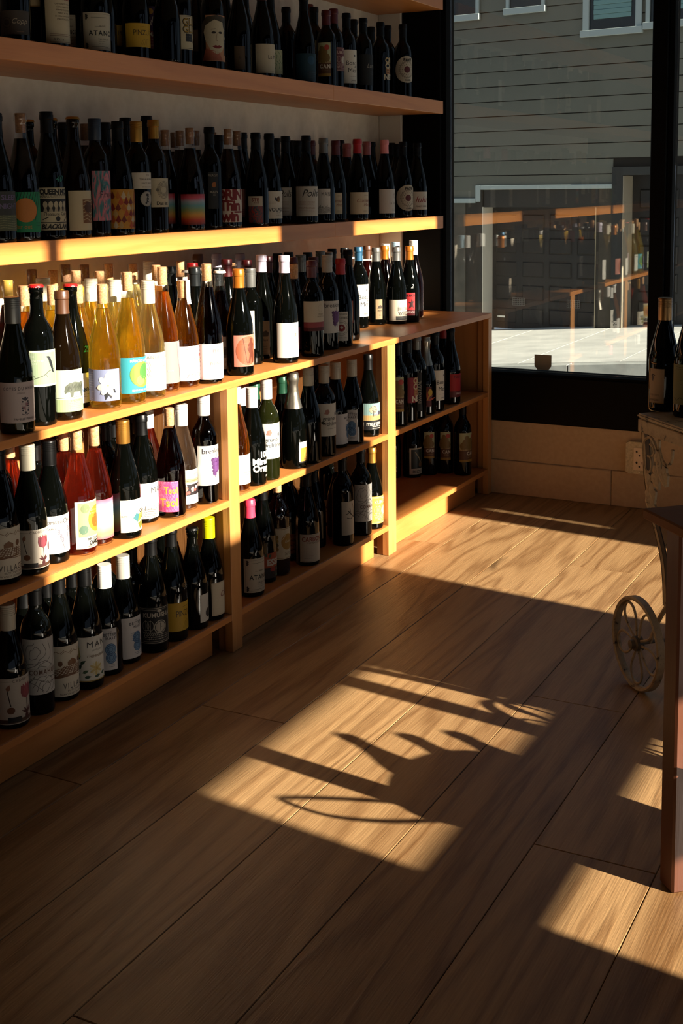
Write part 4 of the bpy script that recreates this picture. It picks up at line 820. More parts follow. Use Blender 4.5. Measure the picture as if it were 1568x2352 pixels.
    if d == 'silvertext': a.R(-.75, .02, -.15, .98, '#b8b2a0', 1); a.T('PAVO REAL', .45, .5, .08, '#b8b2a0', 'V'); return '#0c0c0d'
    if d == 'sunrise':
        for k in range(7): leafshape(a, .0, .3, .3+.42*k, .5, .10, ('#c04a2c', '#6a1c1a', '#d8a040')[k % 3], 2)
        a.D(.7, .7, .12, '#d8b030', 3, 10, 1.5); return '#5a1a1c'
    if d == 'deer': a.R(-.85, .22, .85, .95, '#26302a', 1); a.D(.3, .78, .16, '#3a4a3c', 2, 12); a.L([(-.5, .85), (-.1, .6), (.1, .4)], .04, '#a89878', 3); a.L([(.5, .7), (.2, .5)], .035, '#8a7a5c', 3); a.D(.05, .36, .1, '#7a5a3c', 3, 10); a.T('PINOT NOIR', .1, .10, .09, '#2a2824', 'b'); a.T('2019', -.3, .17, .04, '#4a4640'); return '#d6cfb8'
    if d == 'beige': a.T('CHABLIS BLANC', -.35, .24, .05, '#6a4a30'); a.T('BOURGEOIS', -.3, .09, .055, '#6a4a30', 'b'); a.L([(-.7, .80), (-.5, .84), (-.2, .80)], .03, '#4a3220'); a.L([(-.55, .84), (-.5, .66)], .04, '#4a3220'); a.D(-.5, .74, .05, '#5a3c26', 2, 9); a.R(-1, 0, 1, .02, '#b08a4a', 2); return '#b69a7c'
    if d == 'olivelab': a.N(-.7, .7, .88, .93, 2, '#3a3a20', .01); a.N(-.4, .5, .5, .6, 2, '#3a3a20', .01); a.L([(-.8, .16), (-.6, .10), (-.4, .18), (-.2, .12)], .014, '#3a3a20'); return '#75744a'
    return '#d8d0c0'
def label_meshes(d, R, hw, H):
    a = Art(R*hw, H); pc = art_for(d, a)
    sp = [(c, ly, p, [tuple(range(len(p)))]) for c, ly, p in a.sh]; tp = []
    for txt, s, z, h, col, st, ly in a.tx:
        V, F = text_mesh(txt, st); k = h/.70
        if 'V' in st: V = [(s-y*k, z+x*k) for x, y in V]
        else:
            lim = R*hw*.95; half = max(abs(v[0]) for v in V)*k if V else 0; fit = 1.0
            if abs(s)+half > lim:                    # letters never run off the paper
                fit = max(.62, min(1, (lim-abs(s))/half)); s = max(-lim+half*fit, min(lim-half*fit, s)) if half*fit <= lim else 0; fit = min(fit, lim/half)
            V = [(s+x*k*fit, z+y*k) for x, y in V]
        tp.append((col, ly, V, F))
    return pc, (wrap(sp, R+.0002, 0, 'artwork') if sp else None), (wrap(tp, R+.0002, 0, 'lettering') if tp else None)
ZS = dict(U=1.6302, M=1.1592, K=.7602, B=.4327, L=.1092, C=.4327, D=.1092, E=.4327, F=.1092, R=.7032)
GRP = dict(U='wine bottles on the upper wall shelf', M='wine bottles on the lower wall shelf', K='wine bottles on the counter', B='wine bottles on the upper level of the near bay', L='wine bottles at the bottom of the near bay', C='wine bottles on the upper level of the middle bay',
           D='wine bottles at the bottom of the middle bay', E='wine bottles on the upper level of the far bay', F='wine bottles at the bottom of the far bay', R='wine bottles on the garden cart')
MARK = {'bluewave': ('25', '#2ab8a8'), 'news': ('40', '#2a8a78'), 'pinzutu': ('36', '#8a8a80'), 'folk': ('2', '#d8d4c8'), 'sunrise': ('22', '#c8a8a8')}
def build_bottle(row):
    sh, ty, gl, x, y, h, cap, des, z0, z1, rz, hw, label = row.split('|')
    x, y, h, z0, z1 = map(float, (x, y, h, z0, z1)); rz, hw = math.radians(float(rz)), math.radians(float(hw)); h = round(h/.004)*.004
    ck, cc = cap.split(':')
    t = thing('wine_bottle', label, 'bottle', (x, y, ZS[sh]), rz if des != '-' else random.uniform(0, 6), GRP[sh])
    if ck == 'cork' and gl == 'k': gl = 'd'
    if sh in 'K' and des in ('buffalo', 'grapes', 'tan'): gl = 'n' if des == 'buffalo' else gl
    R = RB[ty]; opaque = gl in ('k', 'o', 'n')
    link('glass', cached(('g', ty, h, opaque), lambda: glass_mesh(ty, h)), None, t)
    g = t.children[-1] if t.children else None
    g = [o for o in bpy.data.objects if o.parent == t][-1] if g is None else g
    g.data = g.data if opaque is False else g.data
    key = ('gm', ty, h, gl if opaque else 'clear')
    def mk():
        me = cached(('g', ty, h, opaque), None).copy(); me.materials.clear(); me.materials.append(G[gl] if opaque else G['clear']); return me
    g.data = cached(key, mk)
    if not opaque:
        def mw():
            me = wine_mesh(ty, h); me.materials.append(WINE[gl]); return me
        link('wine', cached(('w', ty, h, gl), mw), None, t)
    def mc():
        me = cap_mesh(ck, ty, h); me.materials.append((M_CORKB if cc == 'brown' else capmat('corky') if cc == 'corky' else M_CORK) if ck == 'cork' else capmat(cc)); return me
    link({'cap': 'capsule', 'screw': 'screw_cap', 'cork': 'cork', 'crown': 'crown_cap', 'foil': 'foil'}[ck], cached(('c', ck, cc, ty, h), mc), None, t)
    if des == '-': return t
    hw = max(.25, round(hw/.0873)*.0873); z0 = max(z0, .012); top = (.132 if ty == 'B' else .178 if ty == 'X' else .125)*h/.30; z1 = min(z1, top); H = max(.03, round((z1-z0)/.004)*.004)
    RR = R+.0004
    pc, am, lm = cached(('l', des, ty, hw, H), lambda: label_meshes(des, RR, hw, H))
    if pc is not None:
        pm = pc if not isinstance(pc, str) else mat('paper_'+pc, [x*.62 for x in lin(pc)], .6, 0, .3)
        par = link('label', cached(('p', des, ty, hw, H), lambda: paper(RR, hw, 0, H, pm)), None, t, (0, 0, z0)); off = (0, 0, 0)
    else: par = t; off = (0, 0, z0)
    if am: link('artwork', am, None, par, off)
    if lm: link('lettering', lm, None, par, off)
    if des == 'terra':
        def seal():
            a_ = Art(RR*1.2, .05); a_.D(.15, .5, .42, '#b8b4aa', 1, 28); a_.O(.15, .5, .40, .03, '#8a867c', 2); rr = random.Random(2)
            for k in range(30): a_.D(.15+rr.uniform(-.12, .12), .5+rr.uniform(-.25, .25), .04, '#2a2826', 2, 6)
            return wrap([(c, ly, p, [tuple(range(len(p)))]) for c, ly, p in a_.sh], RR, 0, 'seal')
        link('seal', cached(('seal',), seal), None, t, (0, 0, z0-.052))
    if des == 'bear':     # paper strip seal over the neck
        bm = bmesh.new(); n = PROF['B'][-1][0]*R+.0024; P = [(n+.004, h-.062), (n+.001, h-.045), (n+.0004, h-.02), (n, h+.0008), (0, h+.0012), (-n*.7, h+.001)]
        for (r0, za), (r1, zb) in zip(P, P[1:]):
            q_ = [bm.verts.new(v) for v in ((r0, -.008, za), (r0, .008, za), (r1, .008, zb), (r1, -.008, zb))]; bm.faces.new(q_)
        link('paper_seal', finish(bm, 'paper_seal'), mat('seal_paper', '#d8e0e0', .6), t)
        V, F = text_mesh('SOLJOS', ''); bm = bmesh.new(); vs = [bm.verts.new((n+.0045-.0022*(xx*.0095+.02)/.03, -yy*.009, h-.034+xx*.0095)) for xx, yy in V]
        for f in F: bm.faces.new([vs[i] for i in f])
        link('lettering', finish(bm, 'lettering'), mat('print_blue', '#4a78a0', .6), t)
    if des in MARK and ty != 'S' and sh != 'U':
        txt, col = MARK[des]
        def mm():
            V, F = text_mesh(txt, 'i'); k = .022; V = [(x_*k+.012, y_*k) for x_, y_ in V]; zm = top*1.02
            me = wrap([(col, 1, V, F)], R*.985, zm+.008, 'marker_number')
            return me
        link('marker_number', cached(('m', des, ty, h), mm), None, t)
    return t
ROWS = """
U|X|k|-0.301|2.344|0.302|cap:blk|copp|0.021|0.076|-60|70|dark bottle with dark grey label bearing a round emblem and script, upper wall shelf
U|B|k|-0.368|2.488|0.3|cap:blk|creamgold|0.108|0.167|4|70|dark bottle with cream label edged in gold, on the upper wall shelf
U|X|k|-0.292|2.475|0.302|cap:blk|cancel|0.013|0.148|-18|70|dark bottle with tall cream label of handwritten red text, on the upper wall shelf
U|X|k|-0.383|2.644|0.302|cap:blk|atano|0.027|0.107|-53|26|dark bottle with shaded cream label of black capitals, on the upper wall shelf
U|B|k|-0.301|2.644|0.3|cap:blk|atano|0.011|0.108|-31|70|dark bottle with cream label with cornered frame and black capitals, on the upper wall shelf
U|B|k|-0.383|2.836|0.3|cap:blk|pinzutu|0.046|0.101|-10|70|dark bottle with shaded dull orange label, on the upper wall shelf
U|B|k|-0.301|2.821|0.3|cap:blk|pinzutu|0.036|0.098|-28|70|dark bottle with mustard yellow label with thin capitals, on the upper wall shelf
U|X|k|-0.383|2.992|0.302|cap:blk|mapurple|0.052|0.173|-47|29|dark bottle with purple and red label with yellow sun, on the upper wall shelf
U|X|k|-0.301|3.032|0.302|cap:blk|gluglu|0.05|0.145|-6|70|dark bottle with cream label of yellow outlined letters over grapes, on the upper wall shelf
U|B|k|-0.383|3.239|0.3|cap:blk|plainbrown|0.067|0.149|-75|25|dark bottle with dull brown label, on the upper wall shelf
U|X|k|-0.301|3.203|0.302|cap:blk|face|0.03|0.166|-22|70|dark bottle with pale label drawn with a woman's face, on the upper wall shelf
U|B|k|-0.38|3.398|0.3|cap:blk|mountain|0.024|0.093|-6|70|dark bottle with pale green label of misty mountains, on the upper wall shelf
U|B|k|-0.309|3.363|0.3|cap:maroon|plainbrown|0.018|0.092|-55|26|dark bottle with dull brown label next to the misty mountain one, upper wall shelf
U|B|k|-0.301|3.493|0.3|cap:maroon|lem|0.017|0.11|-24|70|dark bottle with plain cream label with two short serif words, on the upper wall shelf
U|B|k|-0.363|3.648|0.3|cap:blk|swirl|0.029|0.11|-16|70|dark bottle with pale label with green vine swirls, on the upper wall shelf
U|X|k|-0.403|3.824|0.276|cap:blk|-|0|0|0|0|dark wine bottle, no label in view, left of the teal label, upper wall shelf
U|B|k|-0.301|3.769|0.3|cap:blk|tealdark|0.008|0.104|-38|70|dark bottle with dark teal blue label, on the upper wall shelf
U|X|k|-0.412|4.006|0.308|cap:maroon|smalltext|0.109|0.2|0|70|dark bottle with cream label filled with small black text, on the upper wall shelf
U|X|k|-0.362|3.951|0.287|cap:blk|can|0.052|0.168|-16|70|dark bottle with tan landscape label behind its twin, on the upper wall shelf
U|X|k|-0.295|3.918|0.268|cap:maroon|can|0.038|0.154|-78|40|dark bottle with tan landscape label with red sun, on the upper wall shelf
U|X|k|-0.322|4.026|0.29|cap:maroon|kumured|0.066|0.15|-14|70|dark bottle with maroon label with a white oval clock, on the upper wall shelf
U|X|k|-0.308|4.098|0.279|cap:blk|bosc|0.027|0.147|-34|70|dark bottle with tall white label of serif words, on the upper wall shelf
U|X|k|-0.403|4.341|0.291|cap:blk|-|0|0|0|0|dark wine bottle, no label in view, right of the tall white label, upper wall shelf
U|X|k|-0.301|4.22|0.276|cap:blk|luna|0.029|0.143|-17|70|dark bottle with black label with pale script, on the upper wall shelf
U|X|k|-0.403|4.494|0.279|cap:blk|-|0|0|0|0|dark wine bottle, no label in view, right of the pale script label, upper wall shelf
U|X|k|-0.312|4.391|0.28|cap:blk|oben|0.058|0.145|-10|70|dark bottle with stacked cream and brown capitals on bare glass, on the upper wall shelf
U|X|k|-0.383|4.604|0.298|cap:blk|-|0|0|0|0|dark wine bottle, no label in view, right of the stacked capitals, upper wall shelf
U|X|k|-0.301|4.574|0.293|cap:blk|pave|0.061|0.165|-37|70|dark bottle with round white label ringed by capitals, on the upper wall shelf
M|B|k|-0.261|2.215|0.299|cap:blk|sleep|0.027|0.119|-11|70|dark bottle with grey green field label with violet letters, on the lower wall shelf
M|B|k|-0.261|2.3|0.304|cork:brown|sun|0.021|0.116|-38|70|dark bottle with green striped label with orange disc, on the lower wall shelf
M|B|k|-0.261|2.393|0.311|cap:blk|news|0.023|0.128|-26|70|dark bottle with black and white newspaper style label, on the lower wall shelf
M|B|n|-0.261|2.492|0.305|crown:gold|brownart|0.019|0.12|-6|70|brown glass bottle with cream label with brown swirling art, on the lower wall shelf
M|X|n|-0.27|2.589|0.306|screw:navy|paint|0.041|0.167|1|70|brown glass bottle with pink and teal brushed paint label, on the lower wall shelf
M|B|k|-0.261|2.673|0.299|cap:blk|harlequin|0.017|0.12|-21|70|dark bottle with harlequin diamond label in red and yellow, on the lower wall shelf
M|X|k|-0.27|2.767|0.304|screw:gold|terra|0.122|0.167|-21|70|dark bottle with white label above a round silver seal, on the lower wall shelf
M|X|n|-0.27|2.846|0.311|cap:gold|sketch|0.071|0.153|-23|70|brown glass bottle with cream label with grey ink sketch, on the lower wall shelf
M|B|k|-0.34|2.997|0.293|cork:brown|rainbow|0.02|0.107|-46|30|dark bottle with shaded rainbow label behind the bright rainbow one, on the lower wall shelf
M|B|k|-0.261|3.009|0.295|cork:brown|rainbow|0.018|0.107|-35|70|dark bottle with red to green rainbow gradient label, on the lower wall shelf
M|X|k|-0.28|3.14|0.304|cap:blk|palaz|0.061|0.167|-42|23|dark bottle with narrow black label with small orange fox, on the lower wall shelf
M|B|k|-0.263|3.215|0.3|cork:brown|drin|0.019|0.12|-48|70|dark bottle with huge red rounded letters on white, on the lower wall shelf
M|B|k|-0.354|3.41|0.303|cork:brown|pinkbox|0.031|0.12|-9|70|dark bottle with salmon pink label of line drawings, on the lower wall shelf
M|B|k|-0.276|3.398|0.298|cap:blk|ste|0.012|0.096|-65|36|dark bottle with red white and teal swirling label, on the lower wall shelf
M|B|k|-0.274|3.478|0.298|cap:blk|volado|0.023|0.113|-28|70|dark bottle with white label with a butterfly wing, on the lower wall shelf
M|B|k|-0.34|3.697|0.295|cap:blk|polls|0.028|0.125|-71|40|dark bottle with shaded pale label of script behind its twin, on the lower wall shelf
M|B|k|-0.261|3.7|0.296|cap:blk|polls|0.026|0.126|-59|70|dark bottle with white label with bold black script and red lines, lower wall shelf
M|B|k|-0.27|3.84|0.293|cap:grey|ma|0.029|0.118|-62|33|dark bottle with white label with grey landscape foot, on the lower wall shelf
M|B|k|-0.29|3.969|0.29|cap:maroon|combel|0.026|0.102|-63|36|dark bottle with shaded tan label with red script, on the lower wall shelf
M|B|k|-0.261|4.084|0.296|cap:red|combel|0.023|0.103|-39|70|dark bottle with cream label with red script under red capsule, on the lower wall shelf
M|B|k|-0.34|4.321|0.298|cap:duskrose|-|0|0|0|0|dark wine bottle, dusky rose capsule, right of the red capsule, on the lower wall shelf
M|B|k|-0.261|4.314|0.299|cap:pinkc|latour|0.021|0.112|-27|70|dark bottle with cream label with small tower under pink capsule, on the lower wall shelf
M|B|k|-0.36|4.64|0.297|cap:blk|-|0|0|0|0|dark wine bottle, no label in view, left of the round white label, lower wall shelf
M|B|k|-0.29|4.547|0.3|cap:blk|pave|0.025|0.13|-33|70|dark bottle with round white label ringed by capitals and dots, on the lower wall shelf
M|B|k|-0.261|4.621|0.298|cap:blk|lulu|0.029|0.102|-52|70|dark bottle with white label with big red script, on the lower wall shelf
K|B|o|-0.046|2.012|0.292|screw:grey|cotes|0.024|0.111|-38|70|olive bottle with pale pink label with crest and serif capitals, on the counter
K|X|k|-0.057|2.101|0.31|crown:red|raven|0.089|0.169|-33|70|dark bottle with pale green label with raven on branch, on the counter
K|B|o|-0.055|2.183|0.292|cap:brown|buffalo|0.019|0.116|-23|70|olive bottle with pale green label with grey buffalo, on the counter
K|B|k|-0.135|2.31|0.294|crown:red|bluewave|0.008|0.086|-12|70|dark bottle with white label with blue brush marks, on the counter
K|B|y|-0.059|2.334|0.294|cork:cork|flower|0.02|0.097|-63|70|golden yellow bottle with blue grey label with white flower, on the counter
K|B|y|-0.048|2.417|0.319|cork:cork|island|0.026|0.113|-15|70|golden yellow bottle with turquoise label with green island, on the counter
K|B|w|-0.052|2.505|0.291|screw:cream|angel|0.019|0.114|-25|70|pale yellow bottle with white label of grey serif capitals under cream screw cap, counter
K|B|a|-0.08|2.605|0.322|cork:cork|torso|0.021|0.128|-3|70|amber bottle with grey label with pink figure, on the counter
K|B|a|-0.071|2.684|0.279|cork:cork|bear|0.017|0.11|-4|70|amber bottle with white label with grey cartoon creature under paper seal, on the counter
K|B|d|-0.045|2.759|0.322|cork:cork|pfan|0.012|0.109|-39|70|dark red bottle with white label with pink lace edge, on the counter
K|B|d|-0.121|2.938|0.288|crown:white|whiterose|-0.003|0.103|-45|22|dark red bottle with white label with grey rosette, on the counter
K|B|k|-0.045|2.916|0.294|cap:amber|warrior|0.026|0.115|-13|70|dark bottle with salmon label with standing warrior, on the counter
K|X|k|-0.13|3.113|0.284|screw:grey|whitetall|0.049|0.159|-65|23|dark bottle with tall white label under grey screw cap, on the counter
K|B|k|-0.171|3.247|0.317|cap:lilac|tan|0.007|0.114|-55|32|dark bottle with tan label in shade under lilac capsule, on the counter
K|B|k|-0.053|3.184|0.322|cap:lilac|grapes|0.017|0.123|-29|70|dark bottle with white label with faint tree under lilac capsule, on the counter
K|B|k|-0.14|3.395|0.28|cork:cork|tsol|0.008|0.083|-68|31|dark bottle with pink label with yellow letters behind the lilac capsule, on the counter
K|X|k|-0.047|3.34|0.294|cap:maroon|mossa|0.08|0.173|-36|70|dark bottle with cream label with rose band under banded maroon capsule, on the counter
K|X|k|-0.081|3.505|0.305|screw:palegrey|breaking|0.054|0.156|-30|70|dark bottle with white label with violet grape bunch, on the counter
K|B|k|-0.078|3.592|0.289|cap:red|agram|0.02|0.118|-62|36|dark bottle with white label with red seal in rings, on the counter
K|B|k|-0.13|3.747|0.307|cap:blk|redbox|0.061|0.146|-63|23|dark bottle with red ornate label behind the red capsule, on the counter
K|X|k|-0.268|4.1|0.3|cap:blue|bosc|0.042|0.162|-32|70|dark bottle with white label of serif words under blue capsule, on the counter
K|B|k|-0.254|4.219|0.293|cap:grey|tan|0.022|0.098|-48|21|dark bottle with dark back label under pewter capsule, on the counter
K|B|k|-0.195|4.276|0.292|cap:grey|broma|0.013|0.092|-41|70|dark bottle with cream label of outlined letters under pewter capsule, on the counter
K|B|k|-0.176|4.353|0.293|cap:amber|folk|0.027|0.116|-68|36|dark bottle with red label with dark figure, on the counter
K|B|d|-0.22|4.491|0.309|screw:white|blackswirl|0.038|0.125|-67|31|dark red bottle with cream label with black swirl under white cap, on the counter
B|B|k|-0.071|1.975|0.3|cap:blk|village|0.013|0.126|-32|70|dark bottle with white label with brown ploughed field, in the near bay, upper level
B|B|k|-0.06|2.054|0.289|screw:beige|tulip|0.015|0.105|-30|70|dark bottle with cream label with pink tulip under beige screw cap, near bay top
B|B|k|-0.073|2.14|0.282|screw:blk|domaine|0.024|0.112|-11|70|dark bottle with white label with pale grey flower sprig, in the near bay, upper level
B|B|p|-0.056|2.218|0.292|cork:cork|chard|0.017|0.127|5|70|pink bottle with tall yellow painted label on red rose wine, near bay top
B|B|p|-0.072|2.301|0.284|cork:cork|rainbow2|0.016|0.114|-3|70|pink bottle with pink to yellow gradient label, in the near bay, upper level
B|B|k|-0.045|2.377|0.289|screw:gold|oui|0.017|0.099|0|70|dark bottle with white label with coloured polyhedron, in the near bay, upper level
B|B|k|-0.092|2.513|0.276|cap:blk|ma|0.009|0.104|-8|70|dark bottle with white label with grey landscape in full sun, near bay top
B|B|k|-0.054|2.583|0.286|cork:cork|tsol|0.018|0.096|-71|43|dark bottle with hot pink label with yellow letters, in the near bay, upper level
B|B|s|-0.071|2.661|0.282|screw:whitep|esprit|0.017|0.108|-11|70|pale pink bottle with patterned label on pale pink wine, in the near bay, upper level
B|X|d|-0.049|2.735|0.295|screw:white|breaking|0.054|0.162|-19|70|dark red bottle with white label with violet grapes beside the post, near bay top
L|B|k|-0.061|1.972|0.274|screw:beige|tulip|0.012|0.114|-17|70|dark bottle with cream tulip label at the near end, near bay bottom
L|X|k|-0.054|2.053|0.299|cap:blk|comahue|0.049|0.185|-40|70|dark bottle with white label of grey contour lines, at the bottom of the near bay
L|B|k|-0.058|2.138|0.299|cap:blk|village|0.012|0.134|-19|70|dark bottle with white label with brown ploughed rows, at the bottom of the near bay
L|B|k|-0.048|2.216|0.299|screw:blk|man|0.021|0.128|-32|70|dark bottle with white label with green and yellow blossom, near bay bottom
L|B|k|-0.059|2.305|0.269|screw:white|better|0.015|0.13|-48|33|dark bottle with white label with blue rings under white cap, near bay bottom
L|B|k|-0.064|2.384|0.268|screw:palegrey|better|0.014|0.131|-25|70|dark bottle with white label with blue rings under grey cap, near bay bottom
L|B|k|-0.045|2.475|0.299|cap:blk|kumu|0.025|0.121|-42|70|dark bottle with black ornate label with white clock, at the bottom of the near bay
L|B|k|-0.045|2.563|0.299|cap:blk|pinzutu|0.028|0.103|-7|70|dark bottle with mustard yellow label with thin capitals low in the bay, near bay bottom
L|B|k|-0.045|2.659|0.274|crown:blk|lenta|0.019|0.095|40|70|dark bottle with white label with black disc, at the bottom of the near bay
L|B|k|-0.045|2.738|0.278|screw:yellow|combel|0.014|0.107|20|70|dark bottle with cream script label under bright yellow cap, near bay bottom
C|B|a|-0.05|2.893|0.3|cap:white|whitetall|0.021|0.106|-33|70|amber bottle with white label beside the post, amber wine, in the middle bay, upper level
C|B|k|-0.045|2.974|0.278|screw:white|mirac|0.022|0.098|-8|70|dark bottle with bold white words printed on black glass, in the middle bay, upper level
C|X|o|-0.042|3.05|0.293|screw:white|gruner|0.064|0.169|-32|70|olive bottle with white label of rounded letters in full sun, middle bay top
C|B|k|-0.113|3.261|0.268|cap:green|lady|0.004|0.145|-55|24|dark bottle with colourful lady label under green capsule, in the middle bay, upper level
C|S|k|-0.047|3.213|0.289|foil:silver|seibo|0.018|0.084|34|70|dark bottle with orange label under silver foil, in the middle bay, upper level
C|X|k|-0.042|3.403|0.287|screw:beige|gruner|0.066|0.172|-31|70|dark bottle with white label of rounded letters in shade, in the middle bay, upper level
C|B|k|-0.071|3.536|0.279|screw:beige|better|0.004|0.113|-8|70|dark bottle with white label with blue rings, left of two, middle bay top
C|B|k|-0.05|3.612|0.282|screw:beige|better|0.008|0.118|-77|38|dark bottle with white label with blue rings, right of two, middle bay top
C|B|k|-0.055|3.745|0.278|cap:blk|margins|0.024|0.115|-45|70|dark bottle with painted tree label with white lettering, in the middle bay, upper level
D|B|k|-0.048|2.955|0.279|cap:rosered|atano|0.014|0.114|-19|70|dark bottle with cream cornered label under coral red capsule, middle bay bottom
D|B|k|-0.08|3.079|0.299|cap:blk|essie|0.015|0.092|-7|70|dark bottle with red label with green leaves and white capitals, middle bay bottom
D|X|k|-0.073|3.155|0.299|cork:cork|goldornate|0.053|0.147|-34|70|dark bottle with cream label with gold scrollwork, at the bottom of the middle bay
D|B|k|-0.122|3.303|0.299|cap:blk|redbrown|0.0|0.088|-4|70|dark bottle with rust red landscape label, at the bottom of the middle bay
D|B|k|-0.045|3.285|0.299|cap:blk|carbon|0.013|0.103|-26|70|dark bottle with white label of red capitals, at the bottom of the middle bay
D|X|k|-0.2|3.72|0.299|cap:blk|antler|-0.024|0.091|-68|24|dark bottle with shaded tree label, at the bottom of the middle bay
D|X|k|-0.042|3.522|0.299|cap:blk|antler|0.037|0.151|1|70|dark bottle with white label with black bare tree, at the bottom of the middle bay
D|X|k|-0.042|3.656|0.299|cap:blk|comahue|0.049|0.176|-30|70|dark bottle with white contour line label in middle bay, middle bay bottom
D|B|k|-0.045|3.745|0.28|cap:gold|kumuyel|0.02|0.115|-3|70|dark bottle with golden yellow ornate label, at the bottom of the middle bay
E|X|k|-0.042|3.954|0.302|cap:blk|can|0.053|0.176|-59|31|dark bottle with tan landscape label beside the post, in the far bay, upper level
E|X|k|-0.042|4.038|0.302|cap:blk|oben2|0.071|0.162|-4|70|dark bottle with stacked letters on red label, in the far bay, upper level
E|X|k|-0.042|4.12|0.302|cap:grey|silvertext|0.027|0.173|-59|26|dark bottle with black label with vertical silver stripe, in the far bay, upper level
E|S|k|-0.047|4.21|0.287|foil:silver|sunrise|0.03|0.107|-57|26|dark bottle with red sunrise label on leaning shoulder, in the far bay, upper level
E|X|k|-0.042|4.288|0.302|cap:blk|bosc|0.04|0.158|-24|70|dark bottle with tall white serif label in far bay, in the far bay, upper level
E|B|k|-0.099|4.509|0.3|cap:red|combel|-0.004|0.076|-14|70|dark bottle with cream script label under red capsule in far bay, far bay top
E|B|k|-0.045|4.451|0.3|cap:blk|folk|0.028|0.119|-1|70|dark bottle with bright red label in far bay, in the far bay, upper level
F|B|k|-0.304|4.452|0.299|cap:blk|deer|0.027|0.127|-60|29|dark bottle with white framed picture label half behind the post, far bay bottom
F|B|k|-0.235|4.5|0.299|cap:blk|deer|0.014|0.122|-11|70|dark bottle with white framed picture label at the front, far bay bottom
F|X|k|-0.19|4.566|0.299|cap:blk|can|0.071|0.187|-62|33|dark bottle with tan landscape label at the back, left, far bay bottom
F|X|k|-0.14|4.62|0.299|cap:blk|can|0.058|0.176|-64|35|dark bottle with tan landscape label at the back, right, far bay bottom
F|X|k|-0.2|4.709|0.299|cap:blk|plainbrown|0.07|0.134|85|70|dark bottle with small dull label peeping between two landscape labels, far bay bottom
F|X|k|-0.062|4.62|0.299|cap:blk|can|0.056|0.175|-18|70|dark bottle with tan landscape label at the front, at the bottom of the far bay
R|B|k|1.085|3.152|0.29|screw:bronze|beige|0.022|0.112|-105|32|dark bottle with cream label and bronze screw cap, on the cart
R|B|k|1.162|3.089|0.3|cap:blk|olivelab|0.033|0.161|-82|70|dark bottle with moss green label, on the cart
M|X|k|-0.438|2.525|0.303|crown:gold|-|0|0|0|0|dark bottle, gold crown cap, right behind orange disc label, lower wall shelf
M|B|n|-0.345|2.507|0.304|crown:gold|-|0|0|0|0|brown glass bottle, gold crown cap, right behind newsprint label, lower wall shelf
M|B|k|-0.447|2.677|0.303|cap:blk|-|0|0|0|0|dark bottle, black capsule, behind and right of newsprint label, lower wall shelf
M|B|k|-0.441|2.759|0.303|cork:brown|-|0|0|0|0|dark bottle, brown cork, behind and right of brown swirl label, lower wall shelf
M|X|k|-0.36|2.746|0.303|cap:blk|-|0|0|0|0|dark bottle, black capsule, behind and right of brushed paint label, lower wall shelf
M|B|k|-0.351|2.826|0.321|cap:blk|-|0|0|0|0|dark bottle, black capsule, right behind harlequin label, lower wall shelf
M|X|k|-0.336|2.905|0.328|cap:blk|-|0|0|0|0|dark bottle, black capsule, behind and right of silver seal label, lower wall shelf
M|B|k|-0.459|3.035|0.295|cork:brown|-|0|0|0|0|dark bottle, brown cork, right behind silver seal label, lower wall shelf
M|B|k|-0.459|3.125|0.295|cork:brown|-|0|0|0|0|dark bottle, brown cork, right behind ink sketch label, lower wall shelf
M|B|k|-0.459|3.214|0.298|cork:brown|-|0|0|0|0|left dark bottle, brown cork, behind and right of rainbow label, lower wall shelf
M|B|k|-0.375|3.122|0.296|cork:brown|-|0|0|0|0|right dark bottle, brown cork, behind and right of rainbow label, lower wall shelf
M|B|k|-0.435|3.294|0.304|cork:brown|-|0|0|0|0|dark bottle, brown cork, right behind rainbow label, lower wall shelf
M|B|k|-0.459|3.429|0.303|cork:brown|-|0|0|0|0|dark bottle, brown cork, right behind fox label, lower wall shelf
M|B|k|-0.357|3.309|0.289|cap:blk|-|0|0|0|0|dark bottle, black capsule, behind and right of fox label, lower wall shelf
M|B|k|-0.399|3.515|0.303|cap:blk|-|0|0|0|0|dark bottle, black capsule, right behind salmon drawing label, lower wall shelf
M|B|k|-0.399|3.6|0.303|cap:blk|-|0|0|0|0|dark bottle, black capsule, right behind red teal swirl label, lower wall shelf
M|X|k|-0.462|3.839|0.297|cap:blk|-|0|0|0|0|dark bottle, black capsule, behind and right of butterfly label, lower wall shelf
M|B|k|-0.459|3.942|0.292|cap:blk|-|0|0|0|0|dark bottle, black capsule, right behind bold script label, lower wall shelf
M|B|k|-0.399|3.885|0.289|cap:blk|-|0|0|0|0|dark bottle, black capsule, behind and left of bold script label, lower wall shelf
M|X|k|-0.462|4.099|0.295|cap:maroon|-|0|0|0|0|dark bottle, maroon capsule, right behind bold script label, lower wall shelf
M|B|k|-0.459|4.192|0.296|cap:blk|-|0|0|0|0|dark bottle, black capsule, right behind landscape foot label, lower wall shelf
M|B|k|-0.453|4.317|0.303|cap:blk|-|0|0|0|0|dark bottle, black capsule, right behind red script label, lower wall shelf
M|B|k|-0.393|4.256|0.288|cap:duskrose|-|0|0|0|0|dark bottle, dusky rose capsule, behind and right of red script label, lower wall shelf
M|B|k|-0.441|4.569|0.303|cap:blk|-|0|0|0|0|dark bottle, black capsule, behind and right of red script label, lower wall shelf
M|B|k|-0.429|4.734|0.302|cap:blk|-|0|0|0|0|dark bottle, black capsule, behind and right of small tower label, lower wall shelf
K|B|k|-0.297|2.272|0.303|cork:corky|-|0|0|0|0|dark bottle, tan cork, behind and left of crest label, counter
K|B|y|-0.435|2.514|0.311|cork:brown|-|0|0|0|0|golden yellow bottle, brown cork, behind and left of raven label, counter
